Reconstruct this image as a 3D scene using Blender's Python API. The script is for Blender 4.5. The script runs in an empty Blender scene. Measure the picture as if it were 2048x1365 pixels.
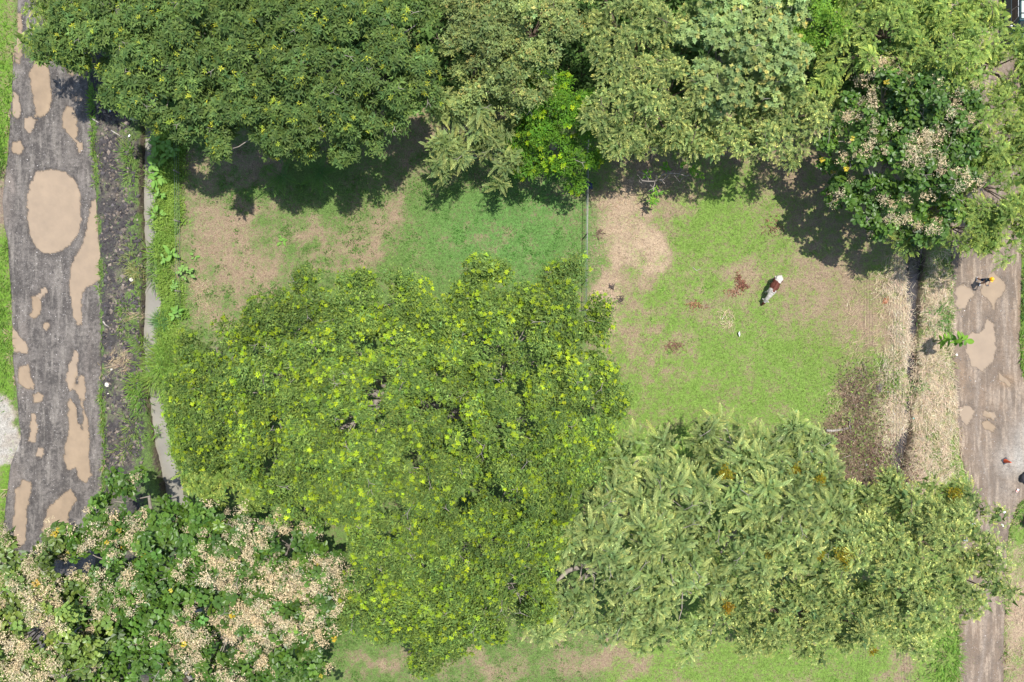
import bpy, bmesh, math, random
import numpy as np
from mathutils import Vector, Matrix

# ------------------------------------------------------------------ camera, sky, sun, exposure
SC = bpy.context.scene
COL = SC.collection
H = 56.9          # drone height in metres
S = 28.0          # photograph pixels per metre at ground level
cam = bpy.data.cameras.new('camera')
cam.sensor_width = 36.0
cam.lens = 28.0
cam.clip_end = 3000
camo = bpy.data.objects.new('camera', cam)
COL.objects.link(camo)
camo.location = (0, 0, H)
SC.camera = camo

SUN_DIR = Vector((0.17, 0.20, 1.0)).normalized()
world = bpy.data.worlds.new('World')
SC.world = world
world.use_nodes = True
wn = world.node_tree
sky = wn.nodes.new('ShaderNodeTexSky')
sky.sky_type = 'NISHITA'
sky.sun_disc = False
sky.sun_elevation = math.asin(SUN_DIR.z)
sky.sun_rotation = math.atan2(SUN_DIR.x, SUN_DIR.y)
bg = wn.nodes['Background']
bg.inputs['Strength'].default_value = 0.15
wn.links.new(sky.outputs[0], bg.inputs['Color'])
sl = bpy.data.lights.new('sun', 'SUN')
sl.energy = 4.5
sl.angle = math.radians(0.55)
sl.color = (1.0, 0.96, 0.9)
slo = bpy.data.objects.new('sun', sl)
COL.objects.link(slo)
slo.location = SUN_DIR * 90
slo.rotation_euler = (-SUN_DIR).to_track_quat('-Z', 'Y').to_euler()
vs = SC.view_settings
vs.view_transform = 'Standard'
vs.look = 'None'
vs.gamma = 1.0
vs.use_curve_mapping = False
vs.exposure = 0.5

rng = np.random.default_rng(11)
random.seed(5)


def W(px, py, z=0.0):
    k = (H - z) / H / S
    return np.array([(px - 1024) * k, (682.5 - py) * k, z])


def P(x, y, z):
    k = S * H / (H - z)
    return 1024 + x * k, 682.5 - y * k


# ------------------------------------------------------------------ noise on arrays
def vnoise(x, y, seed=0):
    x = np.asarray(x, float); y = np.asarray(y, float)
    xi = np.floor(x).astype(np.int64); yi = np.floor(y).astype(np.int64)
    fx = x - xi; fy = y - yi
    fx = fx * fx * (3 - 2 * fx); fy = fy * fy * (3 - 2 * fy)

    def h(a, b):
        n = (a * 374761393 + b * 668265263 + seed * 1442695041) & 0x7fffffff
        n = ((n ^ (n >> 13)) * 1274126177) & 0x7fffffff
        n = n ^ (n >> 16)
        return (n & 0xffff) / 65535.0
    return (h(xi, yi) * (1 - fx) + h(xi + 1, yi) * fx) * (1 - fy) + (h(xi, yi + 1) * (1 - fx) + h(xi + 1, yi + 1) * fx) * fy


def fbm(x, y, seed=0, o=4):
    s = 0; a = 0.5; t = 0
    for i in range(o):
        s = s + a * vnoise(x * 2 ** i, y * 2 ** i, seed + i * 7); t += a; a *= 0.55
    return s / t


def sstep(a, b, x):
    t = np.clip((x - a) / (b - a), 0, 1)
    return t * t * (3 - 2 * t)


def poly_sd(px, py, poly):
    """signed distance (negative inside) from arrays px,py to a polygon"""
    poly = np.asarray(poly, float)
    d = np.full(px.shape, 1e18); ins = np.zeros(px.shape, bool)
    for i in range(len(poly)):
        a = poly[i]; b = poly[(i + 1) % len(poly)]
        e = b - a
        t = np.clip(((px - a[0]) * e[0] + (py - a[1]) * e[1]) / (e @ e + 1e-12), 0, 1)
        d = np.minimum(d, (px - a[0] - t * e[0]) ** 2 + (py - a[1] - t * e[1]) ** 2)
        c = ((a[1] > py) != (b[1] > py)) & (px < (b[0] - a[0]) * (py - a[1]) / (b[1] - a[1] + 1e-12) + a[0])
        ins ^= c
    d = np.sqrt(d)
    return np.where(ins, -d, d)


# ------------------------------------------------------------------ object helpers
def props(o, label=None, cat=None, group=None, kind=None):
    if label: o['label'] = label
    if cat: o['category'] = cat
    if group: o['group'] = group
    if kind: o['kind'] = kind
    return o


def link(name, data, parent=None):
    o = bpy.data.objects.new(name, data)
    COL.objects.link(o)
    if parent is not None:
        o.parent = parent
    return o


def empty(name, loc=(0, 0, 0), rz=0.0):
    o = link(name, None)
    o.location = loc
    o.rotation_euler = (0, 0, rz)
    o.empty_display_size = 0.2
    return o


def arr_mesh(name, V, F, mats, col=None, mi=None, smooth=False, col2=None, n3=0):
    V = np.ascontiguousarray(V, np.float32); F = np.ascontiguousarray(F, np.int32)
    me = bpy.data.meshes.new(name)
    me.vertices.add(len(V)); me.vertices.foreach_set('co', V.ravel())
    k = F.shape[1]
    me.loops.add(F.size + n3 * 3); me.polygons.add(len(F) + n3)
    li = F.ravel(); ls = np.arange(0, F.size, k, dtype=np.int32)
    if n3:      # n3 loose triangles follow the last quad vertex
        li = np.concatenate([li, np.arange(F.size, F.size + n3 * 3, dtype=np.int32)])
        ls = np.concatenate([ls, F.size + 3 * np.arange(n3, dtype=np.int32)])
    me.loops.foreach_set('vertex_index', li); me.polygons.foreach_set('loop_start', ls.astype(np.int32))
    if mi is not None:
        me.polygons.foreach_set('material_index', np.asarray(mi, np.int32))
    if smooth:
        me.polygons.foreach_set('use_smooth', np.ones(len(F), bool))
    me.update(calc_edges=True)
    for nm, c in (('tint', col), ('tint2', col2)):
        if c is not None:
            c = np.asarray(c, np.float32)
            if c.shape[1] == 3:
                c = np.concatenate([c, np.ones((len(c), 1), np.float32)], 1)
            at = me.color_attributes.new(nm, 'FLOAT_COLOR', 'POINT')
            at.data.foreach_set('color', np.ascontiguousarray(c).ravel())
    for m in (mats if isinstance(mats, (list, tuple)) else [mats]):
        me.materials.append(m)
    return me


class MB:
    """collects polygons for small objects"""
    def __init__(s):
        s.v = []; s.f = []

    def add(s, V, F):
        n = len(s.v)
        s.v += [tuple(map(float, p)) for p in V]
        s.f += [tuple(int(i) + n for i in f) for f in F]
        return s

    def box(s, c, d, rz=0.0, taper=1.0):
        c = np.array(c, float); d = np.array(d, float) / 2
        V = []
        for z in (-1, 1):
            t = 1 if z < 0 else taper
            for x, y in ((-1, -1), (1, -1), (1, 1), (-1, 1)):
                X, Y = x * d[0] * t, y * d[1] * t
                V.append((c[0] + X * math.cos(rz) - Y * math.sin(rz), c[1] + X * math.sin(rz) + Y * math.cos(rz), c[2] + z * d[2]))
        return s.add(V, [(3, 2, 1, 0), (4, 5, 6, 7), (0, 1, 5, 4), (1, 2, 6, 5), (2, 3, 7, 6), (3, 0, 4, 7)])

    def tube(s, pts, rad, sides=8, cap=True, sx=1.0):
        V, F = tube_arr(pts, rad, sides)
        s.add(V, F)
        if cap:
            n = len(s.v); k = len(pts)
            b = n - k * sides
            s.f.append(tuple(b + i for i in reversed(range(sides))))
            s.f.append(tuple(n - sides + i for i in range(sides)))
        return s

    def ball(s, c, r, seg=14, rings=9):
        c = np.array(c, float); r = np.array(r, float) * np.ones(3)
        V = [c + r * (0, 0, -1)]
        for i in range(1, rings):
            t = math.pi * i / rings - math.pi / 2
            for j in range(seg):
                a = 2 * math.pi * j / seg
                V.append(c + r * (math.cos(t) * math.cos(a), math.cos(t) * math.sin(a), math.sin(t)))
        V.append(c + r * (0, 0, 1))
        F = [(0, 1 + (j + 1) % seg, 1 + j) for j in range(seg)]
        for i in range(rings - 2):
            for j in range(seg):
                a = 1 + i * seg + j; b = 1 + i * seg + (j + 1) % seg
                F.append((a, b, b + seg, a + seg))
        n = len(V) - 1; o = 1 + (rings - 2) * seg
        F += [(o + j, o + (j + 1) % seg, n) for j in range(seg)]
        return s.add(V, F)

    def lathe(s, prof, c=(0, 0, 0), seg=24):
        V = []; c = np.array(c, float)
        for r, z in prof:
            for j in range(seg):
                a = 2 * math.pi * j / seg
                V.append(c + (r * math.cos(a), r * math.sin(a), z))
        F = []
        for i in range(len(prof) - 1):
            for j in range(seg):
                a = i * seg + j; b = i * seg + (j + 1) % seg
                F.append((a, b, b + seg, a + seg))
        F.append(tuple(reversed(range(seg))))
        F.append(tuple((len(prof) - 1) * seg + j for j in range(seg)))
        return s.add(V, F)

    def mesh(s, name, mat, smooth=False):
        me = bpy.data.meshes.new(name)
        me.from_pydata(s.v, [], s.f); me.materials.append(mat)
        if smooth:
            me.polygons.foreach_set('use_smooth', np.ones(len(me.polygons), bool))
        me.update()
        return me

    def obj(s, name, mat, parent=None, smooth=False, bevel=0.0, remesh=0.0, smoothit=0):
        o = link(name, s.mesh(name, mat, smooth), parent)
        if remesh:
            m = o.modifiers.new('remesh', 'REMESH'); m.mode = 'VOXEL'; m.voxel_size = remesh; m.use_smooth_shade = True
        if smoothit:
            m = o.modifiers.new('smooth', 'SMOOTH'); m.iterations = smoothit; m.factor = 0.5
        if bevel:
            m = o.modifiers.new('bevel', 'BEVEL'); m.width = bevel; m.segments = 2
        return o


def tube_arr(pts, rad, sides=5):
    pts = np.asarray(pts, float); n = len(pts)
    rad = np.asarray(rad, float) * np.ones(n)
    T = np.gradient(pts, axis=0)
    T /= np.linalg.norm(T, axis=1)[:, None] + 1e-9
    ref = np.array([0, 0, 1.0]) if abs(T[:, 2]).mean() < 0.85 else np.array([1.0, 0, 0])
    A = np.cross(T, ref); A /= np.linalg.norm(A, axis=1)[:, None] + 1e-9
    B = np.cross(T, A)
    ang = np.arange(sides) * 2 * math.pi / sides
    V = pts[:, None, :] + rad[:, None, None] * (np.cos(ang)[None, :, None] * A[:, None, :] - np.sin(ang)[None, :, None] * B[:, None, :])
    i, j = np.meshgrid(np.arange(n - 1), np.arange(sides), indexing='ij')
    a = i * sides + j; b = i * sides + (j + 1) % sides
    F = np.stack([a, b, b + sides, a + sides], -1).reshape(-1, 4)
    return V.reshape(-1, 3), F


class QB:
    """collects quads as arrays (branches, stuff)"""
    def __init__(s):
        s.V = []; s.F = []; s.C = []; s.n = 0

    def add(s, V, F, c=None):
        s.V.append(V); s.F.append(F + s.n); s.n += len(V)
        if c is not None:
            s.C.append(np.broadcast_to(c, (len(V), 3)))

    def obj(s, name, mats, parent=None, smooth=False):
        V = np.concatenate(s.V); F = np.concatenate(s.F)
        C = np.concatenate(s.C) if s.C else None
        return link(name, arr_mesh(name, V, F, mats, col=C, smooth=smooth), parent)


# ------------------------------------------------------------------ materials
def mat(name, rgb=(.5, .5, .5), rough=.7, metal=0.0, spec=.3, var=0.0, vscale=8.0, bump=0.0, bscale=40.0, trans=0.0):
    m = bpy.data.materials.new(name); m.use_nodes = True
    nt = m.node_tree; p = nt.nodes['Principled BSDF']
    p.inputs['Base Color'].default_value = (*rgb, 1)
    p.inputs['Roughness'].default_value = rough
    p.inputs['Metallic'].default_value = metal
    p.inputs['Specular IOR Level'].default_value = spec
    if var:
        tc = nt.nodes.new('ShaderNodeTexCoord'); nz = nt.nodes.new('ShaderNodeTexNoise')
        nz.inputs['Scale'].default_value = vscale; nz.inputs['Detail'].default_value = 6
        nt.links.new(tc.outputs['Object'], nz.inputs['Vector'])
        mx = nt.nodes.new('ShaderNodeMix'); mx.data_type = 'RGBA'
        mx.inputs[6].default_value = tuple(max(0, c * (1 - var)) for c in rgb) + (1,)
        mx.inputs[7].default_value = tuple(min(1, c * (1 + var)) for c in rgb) + (1,)
        mr = nt.nodes.new('ShaderNodeMapRange'); mr.inputs[1].default_value = .3; mr.inputs[2].default_value = .7
        nt.links.new(nz.outputs[0], mr.inputs[0]); nt.links.new(mr.outputs[0], mx.inputs[0])
        nt.links.new(mx.outputs[2], p.inputs['Base Color'])
    if bump:
        tc = nt.nodes.new('ShaderNodeTexCoord'); nz = nt.nodes.new('ShaderNodeTexNoise')
        nz.inputs['Scale'].default_value = bscale; nz.inputs['Detail'].default_value = 5
        nt.links.new(tc.outputs['Object'], nz.inputs['Vector'])
        bp = nt.nodes.new('ShaderNodeBump'); bp.inputs['Strength'].default_value = bump; bp.inputs['Distance'].default_value = .02
        nt.links.new(nz.outputs[0], bp.inputs['Height']); nt.links.new(bp.outputs[0], p.inputs['Normal'])
    return m


def leaf_mat(name, rough=.5, spec=.3, tr=.3, trc=(1.25, 1.25, .5)):
    m = bpy.data.materials.new(name); m.use_nodes = True
    nt = m.node_tree; p = nt.nodes['Principled BSDF']; out = nt.nodes['Material Output']
    a = nt.nodes.new('ShaderNodeVertexColor'); a.layer_name = 'tint'
    p.inputs['Roughness'].default_value = rough
    p.inputs['Specular IOR Level'].default_value = spec
    nt.links.new(a.outputs[0], p.inputs['Base Color'])
    if tr > 0:
        t = nt.nodes.new('ShaderNodeBsdfTranslucent')
        mu = nt.nodes.new('ShaderNodeMix'); mu.data_type = 'RGBA'; mu.blend_type = 'MULTIPLY'
        mu.inputs[0].default_value = 1; mu.inputs[7].default_value = (*trc, 1)
        nt.links.new(a.outputs[0], mu.inputs[6]); nt.links.new(mu.outputs[2], t.inputs['Color'])
        mx = nt.nodes.new('ShaderNodeMixShader'); mx.inputs[0].default_value = tr
        nt.links.new(p.outputs[0], mx.inputs[1]); nt.links.new(t.outputs[0], mx.inputs[2])
        nt.links.new(mx.outputs[0], out.inputs['Surface'])
    return m


LEAF = leaf_mat('leaf', .6, .2, .32)
LEAF_GLOSS = leaf_mat('leaf_glossy', .42, .4, .22)
DRY = leaf_mat('dry_blades', .8, .1, .15, (1, .95, .8))
BARK = mat('bark_grey', (.27, .235, .20), .85, var=.35, vscale=3, bump=.4)
BARK_D = mat('bark_brown', (.14, .10, .075), .9, var=.35, vscale=3, bump=.4)

# ------------------------------------------------------------------ layout of the ground, in photograph pixels
# road edges: (py, left, right)
ROAD_L = np.array([(-160, 42, 175), (0, 37, 168), (120, 28, 172), (180, 24, 176), (300, 18, 184), (345, 12, 188), (400, 6, 191), (450, 10, 194), (480, 16, 198),
                   (600, 24, 200), (720, 27, 200), (800, 36, 201), (880, 42, 205), (930, 22, 204), (1000, 14, 200), (1100, 2, 192), (1365, -20, 180), (1540, -30, 175)], float)
ROAD_R = np.array([(-160, 1890, 2040), (300, 1902, 2040), (520, 1905, 2042), (620, 1904, 2040), (700, 1906, 2038), (760, 1910, 2046), (850, 1914, 2068), (920, 1926, 2090),
                   (970, 1940, 2080), (1010, 1936, 2034), (1060, 1928, 2016), (1150, 1922, 2010), (1300, 1919, 2006), (1365, 1918, 2006), (1540, 1915, 2002)], float)
DITCH = np.array([(-100, 300, 12), (150, 300, 12), (220, 297, 13), (300, 293, 10), (400, 292, 12), (500, 295, 10), (560, 297, 12), (600, 300, 16), (680, 296, 16), (740, 297, 14),
                  (790, 304, 12), (850, 313, 14), (900, 322, 16), (960, 338, 18), (1040, 352, 18), (1200, 372, 18), (1480, 395, 18)], float)
STREAM = np.array([(-100, 1845, -30), (400, 1842, -20), (440, 1838, 14), (480, 1836, 17), (545, 1832, 16), (600, 1829, 11), (650, 1832, 9), (700, 1826, 7), (740, 1829, 11), (775, 1828, 3), (810, 1819, 6), (850, 1816, 3),
                   (868, 1812, 12), (900, 1806, 12), (930, 1798, 10), (965, 1790, 4), (985, 1788, -20), (1480, 1775, -30)], float)

PUD_L = [
    ([(75, 345), (100, 339), (130, 345), (150, 363), (160, 400), (163, 440), (155, 470), (140, 490), (115, 503), (90, 507), (72, 495), (60, 470), (54, 440), (54, 400), (60, 370)], 'largest oval tan puddle on the rutted grey road'),
    ([(62, 90), (78, 84), (84, 100), (80, 118), (92, 130), (98, 150), (100, 185), (102, 200), (95, 222), (80, 236), (72, 230), (68, 210), (62, 180), (59, 150), (64, 138), (70, 125), (60, 112)], 'long tan puddle up the road from the largest oval one'),
    ([(50, 238), (62, 234), (72, 240), (66, 255), (58, 264), (50, 256)], 'small round tan puddle touching the lower tip of the long upper one'),
    ([(125, 225), (135, 215), (148, 218), (153, 235), (152, 255), (154, 270), (147, 279), (138, 270), (128, 258), (123, 240)], 'upright oval tan puddle above the largest one, nearer the soil bank'),
    ([(150, 193), (160, 190), (166, 196), (160, 203), (151, 202)], 'tiny tan puddle above the upright oval puddle near the soil bank'),
    ([(31, 30), (40, 30), (43, 60), (42, 110), (38, 128), (30, 125), (29, 80)], 'narrow tan puddle along the grass edge under the tree at the top'),
    ([(27, 185), (36, 193), (41, 230), (33, 238), (24, 225)], 'narrow pale puddle along the grass edge beside the long upper puddle'),
    ([(24, 285), (40, 282), (46, 295), (40, 308), (26, 306)], 'murky round puddle above the largest puddle at the grass edge'),
    ([(154, 283), (162, 286), (164, 300), (157, 303)], 'tiny tan puddle below the upright oval one'),
    ([(183, 405), (190, 402), (192, 430), (195, 470), (199, 505), (197, 560), (185, 568), (170, 576), (162, 590), (162, 615), (163, 650), (155, 650), (145, 630), (143, 600), (140, 570), (143, 535), (155, 505), (165, 485), (172, 460)], 'long tan puddle along the soil bank beside the largest one'),
    ([(128, 100), (140, 118), (150, 140), (145, 152), (136, 147), (130, 125)], 'tan puddle half hidden under the dark tree at the top of the road'),
    ([(62, 595), (78, 590), (80, 605), (80, 628), (68, 637), (60, 632), (66, 620)], 'crooked small tan puddle below the largest one'),
    ([(83, 578), (90, 575), (94, 584), (89, 593), (83, 588)], 'very small tan puddle just above the crooked one'),
    ([(88, 648), (95, 647), (97, 655), (92, 660), (87, 656)], 'very small tan puddle just below the crooked one'),
    ([(22, 655), (35, 668), (52, 690), (54, 706), (40, 706), (28, 700), (20, 680)], 'faded shallow puddle at the grass edge below the crooked one'),
    ([(38, 735), (55, 730), (62, 760), (69, 778), (55, 779), (36, 768)], 'pale shallow puddle above the white gravel patch'),
    ([(65, 790), (76, 786), (84, 792), (80, 803), (68, 804)], 'small round puddle between the pale shallow one and the white gravel'),
    ([(148, 700), (156, 706), (153, 750), (148, 772), (140, 782), (133, 765), (136, 740)], 'narrow upright tan puddle in the rut opposite the big yellow green tree'),
    ([(160, 750), (167, 752), (171, 780), (169, 798), (158, 798), (153, 780)], 'small upright puddle beside the narrow one in the rut'),
    ([(139, 798), (150, 815), (154, 848), (164, 858), (168, 838), (163, 805), (170, 826), (177, 860), (175, 890), (177, 920), (181, 950), (171, 968), (160, 960), (152, 935), (135, 940), (127, 920), (129, 890), (139, 860), (136, 830)], 'forked long tan puddle in the rut just above the teak crowns'),
    ([(62, 828), (70, 830), (74, 860), (68, 886), (59, 882), (62, 850)], 'narrow upright puddle beside the white gravel patch'),
    ([(74, 896), (84, 896), (87, 908), (82, 917), (74, 912)], 'small round puddle below the white gravel patch'),
    ([(32, 982), (45, 962), (62, 965), (60, 985), (53, 1020), (49, 1090), (30, 1100), (26, 1050)], 'long tan puddle by the verge where the teak crowns begin'),
    ([(95, 1020), (140, 978), (152, 1000), (137, 1030), (130, 1085), (100, 1095), (84, 1060)], 'tan puddle showing between the teak branches'),
]
PUD_R = [
    ([(1912, 575), (1925, 571), (1940, 577), (1946, 590), (1938, 600), (1932, 615), (1918, 618), (1911, 606), (1918, 596), (1911, 588)], 'double-lobed tan puddle beside the man in the helmet'),
    ([(1975, 560), (1988, 542), (1996, 555), (2008, 563), (2012, 575), (2005, 590), (1994, 600), (1987, 617), (1981, 600), (1965, 590), (1961, 580), (1968, 570)], 'tan kite-shaped puddle under the yellow helmet of the man'),
    ([(1975, 636), (1986, 650), (1991, 665), (1993, 700), (1985, 725), (1965, 743), (1945, 730), (1934, 705), (1934, 680), (1945, 664), (1960, 668), (1970, 655)], 'large pale tan puddle beside the leaning broad-leaved sapling'),
    ([(1920, 815), (1935, 811), (1950, 822), (1945, 838), (1935, 849), (1923, 840)], 'round pale puddle at the straw edge of the brown dirt road'),
    ([(1969, 824), (1976, 823), (1979, 829), (1974, 834), (1968, 831)], 'tiny round puddle, nearer the straw of the two small ones'),
    ([(1981, 828), (1989, 826), (1994, 833), (1989, 840), (1982, 837)], 'tiny round puddle, farther from the straw of the two small ones'),
    ([(1964, 845), (1975, 841), (1991, 856), (1985, 864), (1970, 856)], 'shallow slanted puddle below the two tiny ones'),
    ([(1996, 742), (2004, 750), (2024, 770), (2018, 775), (2002, 760)], 'thin slanted orange brown puddle at the far side of the dirt road'),
]


def road_x(tab, py, side):
    return np.interp(py, tab[:, 0], tab[:, side])


def road_in(px, py, tab):
    """pixels inside the road (positive inside)"""
    return np.minimum(px - road_x(tab, py, 1), road_x(tab, py, 2) - px)


def chan(px, py, tab):
    """signed px distance from channel edge, positive inside"""
    return np.interp(py, tab[:, 0], tab[:, 2]) + (2.5 if tab is DITCH else 0) - np.abs(px - np.interp(py, tab[:, 0], tab[:, 1]))


def blobs(px, py, L):
    s = np.zeros(px.shape)
    for b in L:
        cx, cy, rx, ry = b[:4]; k = b[4] if len(b) > 4 else 1.0
        s = np.maximum(s, k * np.exp(-(((px - cx) / rx) ** 2 + ((py - cy) / ry) ** 2) ** 1.3))
    return s


DRY_SPOTS = [(440, 500, 95, 130, .9), (470, 330, 70, 45, .95), (385, 350, 40, 50, .8), (500, 560, 60, 60, .85), (430, 640, 50, 50, .75), (610, 500, 70, 26, .75), (720, 505, 60, 34, .85), (770, 430, 60, 40, .75), (680, 460, 60, 22, .6), (790, 395, 60, 30, .55), (560, 300, 60, 50, .9), (850, 290, 90, 70, .7),
             (1000, 345, 30, 14, .5), (1225, 430, 50, 45, .65), (1245, 510, 45, 60, .7), (1300, 480, 34, 60, .6), (1220, 585, 40, 55, .9), (1275, 590, 50, 40, .7), (1260, 660, 40, 50, .75), (1330, 410, 70, 30, .85), (1420, 380, 50, 22, .5), (1270, 700, 35, 60, .55), (1350, 690, 45, 25, .55), (1410, 600, 60, 28, .6), (1480, 570, 40, 50, .75),
             (1200, 690, 30, 30, .7), (1530, 400, 40, 60, .45), (1660, 560, 130, 90, .85), (1720, 640, 100, 60, .8), (1600, 440, 60, 80, .5), (1560, 360, 50, 40, .75), (1650, 330, 80, 80, .9), (1700, 460, 80, 90, .7), (1390, 550, 40, 30, .45), (1440, 640, 35, 28, .5), (1340, 740, 45, 22, .4), (1560, 480, 30, 60, .4),
             (1250, 400, 90, 30, .95), (1500, 300, 100, 60, .9), (1300, 340, 120, 40, .9), (990, 1330, 70, 30, .8), (1180, 1320, 80, 40, .85), (750, 1330, 60, 18, .7), (1270, 1345, 40, 25, .7), (870, 1340, 60, 22, .6), (1370, 1350, 30, 20, .6), (1340, 1350, 40, 20, .5), (2040, 1300, 60, 160, .7), (1790, 1355, 20, 30, .8)]
STRAW_SPOTS = [(1235, 480, 50, 90, .6), (1285, 500, 30, 60, .8), (1220, 600, 35, 45, .7), (1250, 410, 60, 30, .6), (1805, 640, 24, 120, 1.0), (1870, 600, 36, 90, .75), (1797, 800, 30, 120, .9), (1860, 780, 55, 140, 1.0), (1850, 920, 50, 70, 1.0), (1790, 560, 30, 40, .6), (2020, 1200, 30, 200, .5)]
BRUSH_SPOTS = [(1720, 790, 45, 60, 1.0), (1710, 870, 60, 60, .95), (1760, 930, 80, 50, 1.0), (1690, 930, 40, 30, .9), (1775, 960, 60, 40, 1.0)]


def ground_masks(px, py):
    n1 = fbm(px / 60, py / 60, 3); n2 = fbm(px / 22, py / 22, 9)
    green = np.full(px.shape, .78)
    dry = np.empty(px.shape + (3,)); dry[:] = (.32, .235, .155)
    grn = np.empty(px.shape + (3,)); grn[:] = (.135, .215, .055)
    n3 = fbm(px / 45 + 9, py / 45, 15); jx = px + (n1 - .5) * 110 + (n2 - .5) * 50; jy = py + (n3 - .5) * 110 + (fbm(px / 18, py / 18, 16) - .5) * 50
    d = blobs(jx, jy, DRY_SPOTS)
    green -= d * .6
    green += (n1 - .5) * .5
    st = blobs(jx, jy, STRAW_SPOTS)
    br = blobs(jx, jy, BRUSH_SPOTS)

    def lay(a, c, k):
        a[:] = a * (1 - k[..., None]) + np.array(c) * k[..., None]
    lay(dry, (.49, .37, .25), st)
    green -= st * .45 * (py > 300)
    # right plot vivid green, upper-right sward paler olive
    lay(grn, (.185, .295, .054), sstep(1180, 1230, px) * .85)
    lay(grn, (.12, .245, .06), blobs(px, py, [(1010, 470, 190, 110), (1100, 400, 80, 80)]))
    lay(grn, (.15, .27, .035), (px < 30) * 1.0)
    lay(grn, (.17, .24, .05), blobs(px, py, [(1690, 600, 120, 130, .9), (1640, 380, 90, 120, .7)]))
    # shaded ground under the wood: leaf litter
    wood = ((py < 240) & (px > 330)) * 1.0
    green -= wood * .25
    lay(dry, (.14, .095, .06), br)
    green -= br * .75
    # the soil bank between road and ditch
    bank = sstep(-4, 4, px - road_x(ROAD_L, py, 2)) * sstep(-3, 6, -chan(px, py, DITCH)) * (px < np.interp(py, DITCH[:, 0], DITCH[:, 1]))
    u = (px - road_x(ROAD_L, py, 2)) / np.maximum(1, (np.interp(py, DITCH[:, 0], DITCH[:, 1]) - np.interp(py, DITCH[:, 0], DITCH[:, 2])) - road_x(ROAD_L, py, 2))
    bc = np.where((n2 > .52)[..., None], np.array((.135, .117, .10)), np.array((.075, .069, .067)))
    dry[:] = dry * (1 - bank[..., None]) + bc * bank[..., None]
    gb = .16 + .55 * sstep(.55, .8, u) * (n1 > .42) + .9 * sstep(.16, .05, u) * (n2 > .42)
    green = green * (1 - bank) + (gb + (n2 - .5) * .5) * bank
    # channel beds and walls
    for tab, c in ((DITCH, (.10, .083, .065)), (STREAM, (.10, .08, .06))):
        k = sstep(-3.5, 1.0, chan(px, py, tab) + (n2 - .5) * 5)
        green = green * (1 - k); lay(dry, c, k)
    # verge between ditch and wire
    vg = sstep(2, 6, -chan(px, py, DITCH)) * (px > np.interp(py, DITCH[:, 0], DITCH[:, 1])) * sstep(378, 345, px + (n1 - .5) * 70) * (px < 420)
    green = np.maximum(green, vg * .85); lay(grn, (.15, .26, .045), vg)
    # mud spill at left, white gravel patch
    mud = blobs(px, py, [(0, 400, 26, 62)])
    green = green * (1 - mud); lay(dry, (.26, .2, .155), mud)
    wg = sstep(-6, 4, -poly_sd(px + (n2 - .5) * 44, py + (n1 - .5) * 36, [(-60, 795), (5, 800), (28, 825), (36, 870), (36, 905), (15, 930), (-60, 940)]))
    green = green * (1 - wg); lay(dry, (.43, .4, .345), wg * (.75 + .25 * (n2 > .45)))
    # banks either side of the dirt road
    e = sstep(9, 1, np.abs(px - road_x(ROAD_R, py, 1) + 7)) * (py < 830) * .9
    green = np.maximum(green, e * (n1 > .35))
    return np.clip(green, 0, 1), grn * .82, dry * .8, st, br, bank, vg


# ------------------------------------------------------------------ ground sheet
def refine(segs):
    out = []
    for a, b, s in segs:
        out.append(np.arange(a, b - 1e-6, s))
    return np.concatenate(out)


def X(px):
    return (px - 1024) / S


xs = np.concatenate([[-900, -300, -140, -80, -60], refine([(-48, X(180), .35), (X(180), X(270), .16), (X(270), X(355), .09), (X(355), X(1795), .35), (X(1795), X(1850), .12), (X(1850), 48, .3)]), [48, 60, 80, 140, 300, 900]])
ys = np.concatenate([[-900, -300, -140, -80, -50], np.arange(-34, 34.01, .25), [50, 80, 140, 300, 900]])
GX, GY = np.meshgrid(xs, ys)
GPX = GX * S + 1024; GPY = 682.5 - GY * S


def ground_z(x, y):
    px = x * S + 1024; py = 682.5 - y * S
    z = (fbm(x / 3, y / 3, 21) - .5) * .22 + (fbm(x * 1.4, y * 1.4, 5) - .5) * .06
    rl = road_in(px, py, ROAD_L); rr = road_in(px, py, ROAD_R)
    rd = np.maximum(rl, rr)
    nz = (vnoise(px / 9, py / 9, 77) - .5) * 7 + (vnoise(px / 4, py / 4, 78) - .5) * 3
    rd = rd + (fbm(px / 40, py / 28, 17) - .5) * 16
    z = z * sstep(10, -30, rd) + .035
    z = np.where(rd > -14, z - .4 * sstep(-2.0, 6.0, rd + nz * .7), z)
    c1 = chan(px, py, DITCH) + nz * .5
    z = z - 1.05 * sstep(-2.2, 2.5, c1) - .16 * sstep(-16, -2, c1)
    c2 = chan(px, py, STREAM) + nz * .35
    z = z - .75 * sstep(-5, 4, c2) - .1 * sstep(-30, -4, c2)
    n2 = vnoise(px / 5, py / 5, 31) + vnoise(px / 2.4, py / 2.4, 32) * .6
    bank = sstep(0, 6, px - road_x(ROAD_L, py, 2)) * sstep(-3, -9, c1) * (px < np.interp(py, DITCH[:, 0], DITCH[:, 1]))
    z = z + bank * (.16 * n2 - .02)
    return z


GZ = ground_z(GX, GY)
green, grn, dry, st_m, br_m, bank_m, vg_m = ground_masks(GPX, GPY)

m = bpy.data.materials.new('ground_soil_and_turf'); m.use_nodes = True
nt = m.node_tree; p = nt.nodes['Principled BSDF']
p.inputs['Roughness'].default_value = .9; p.inputs['Specular IOR Level'].default_value = .15
geo = nt.nodes.new('ShaderNodeNewGeometry')


def noise(nt, scale, detail=6, rough=.6, vec=None):
    n = nt.nodes.new('ShaderNodeTexNoise'); n.inputs['Scale'].default_value = scale; n.inputs['Detail'].default_value = detail; n.inputs['Roughness'].default_value = rough
    nt.links.new(vec, n.inputs['Vector']); return n.outputs[0]


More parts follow.
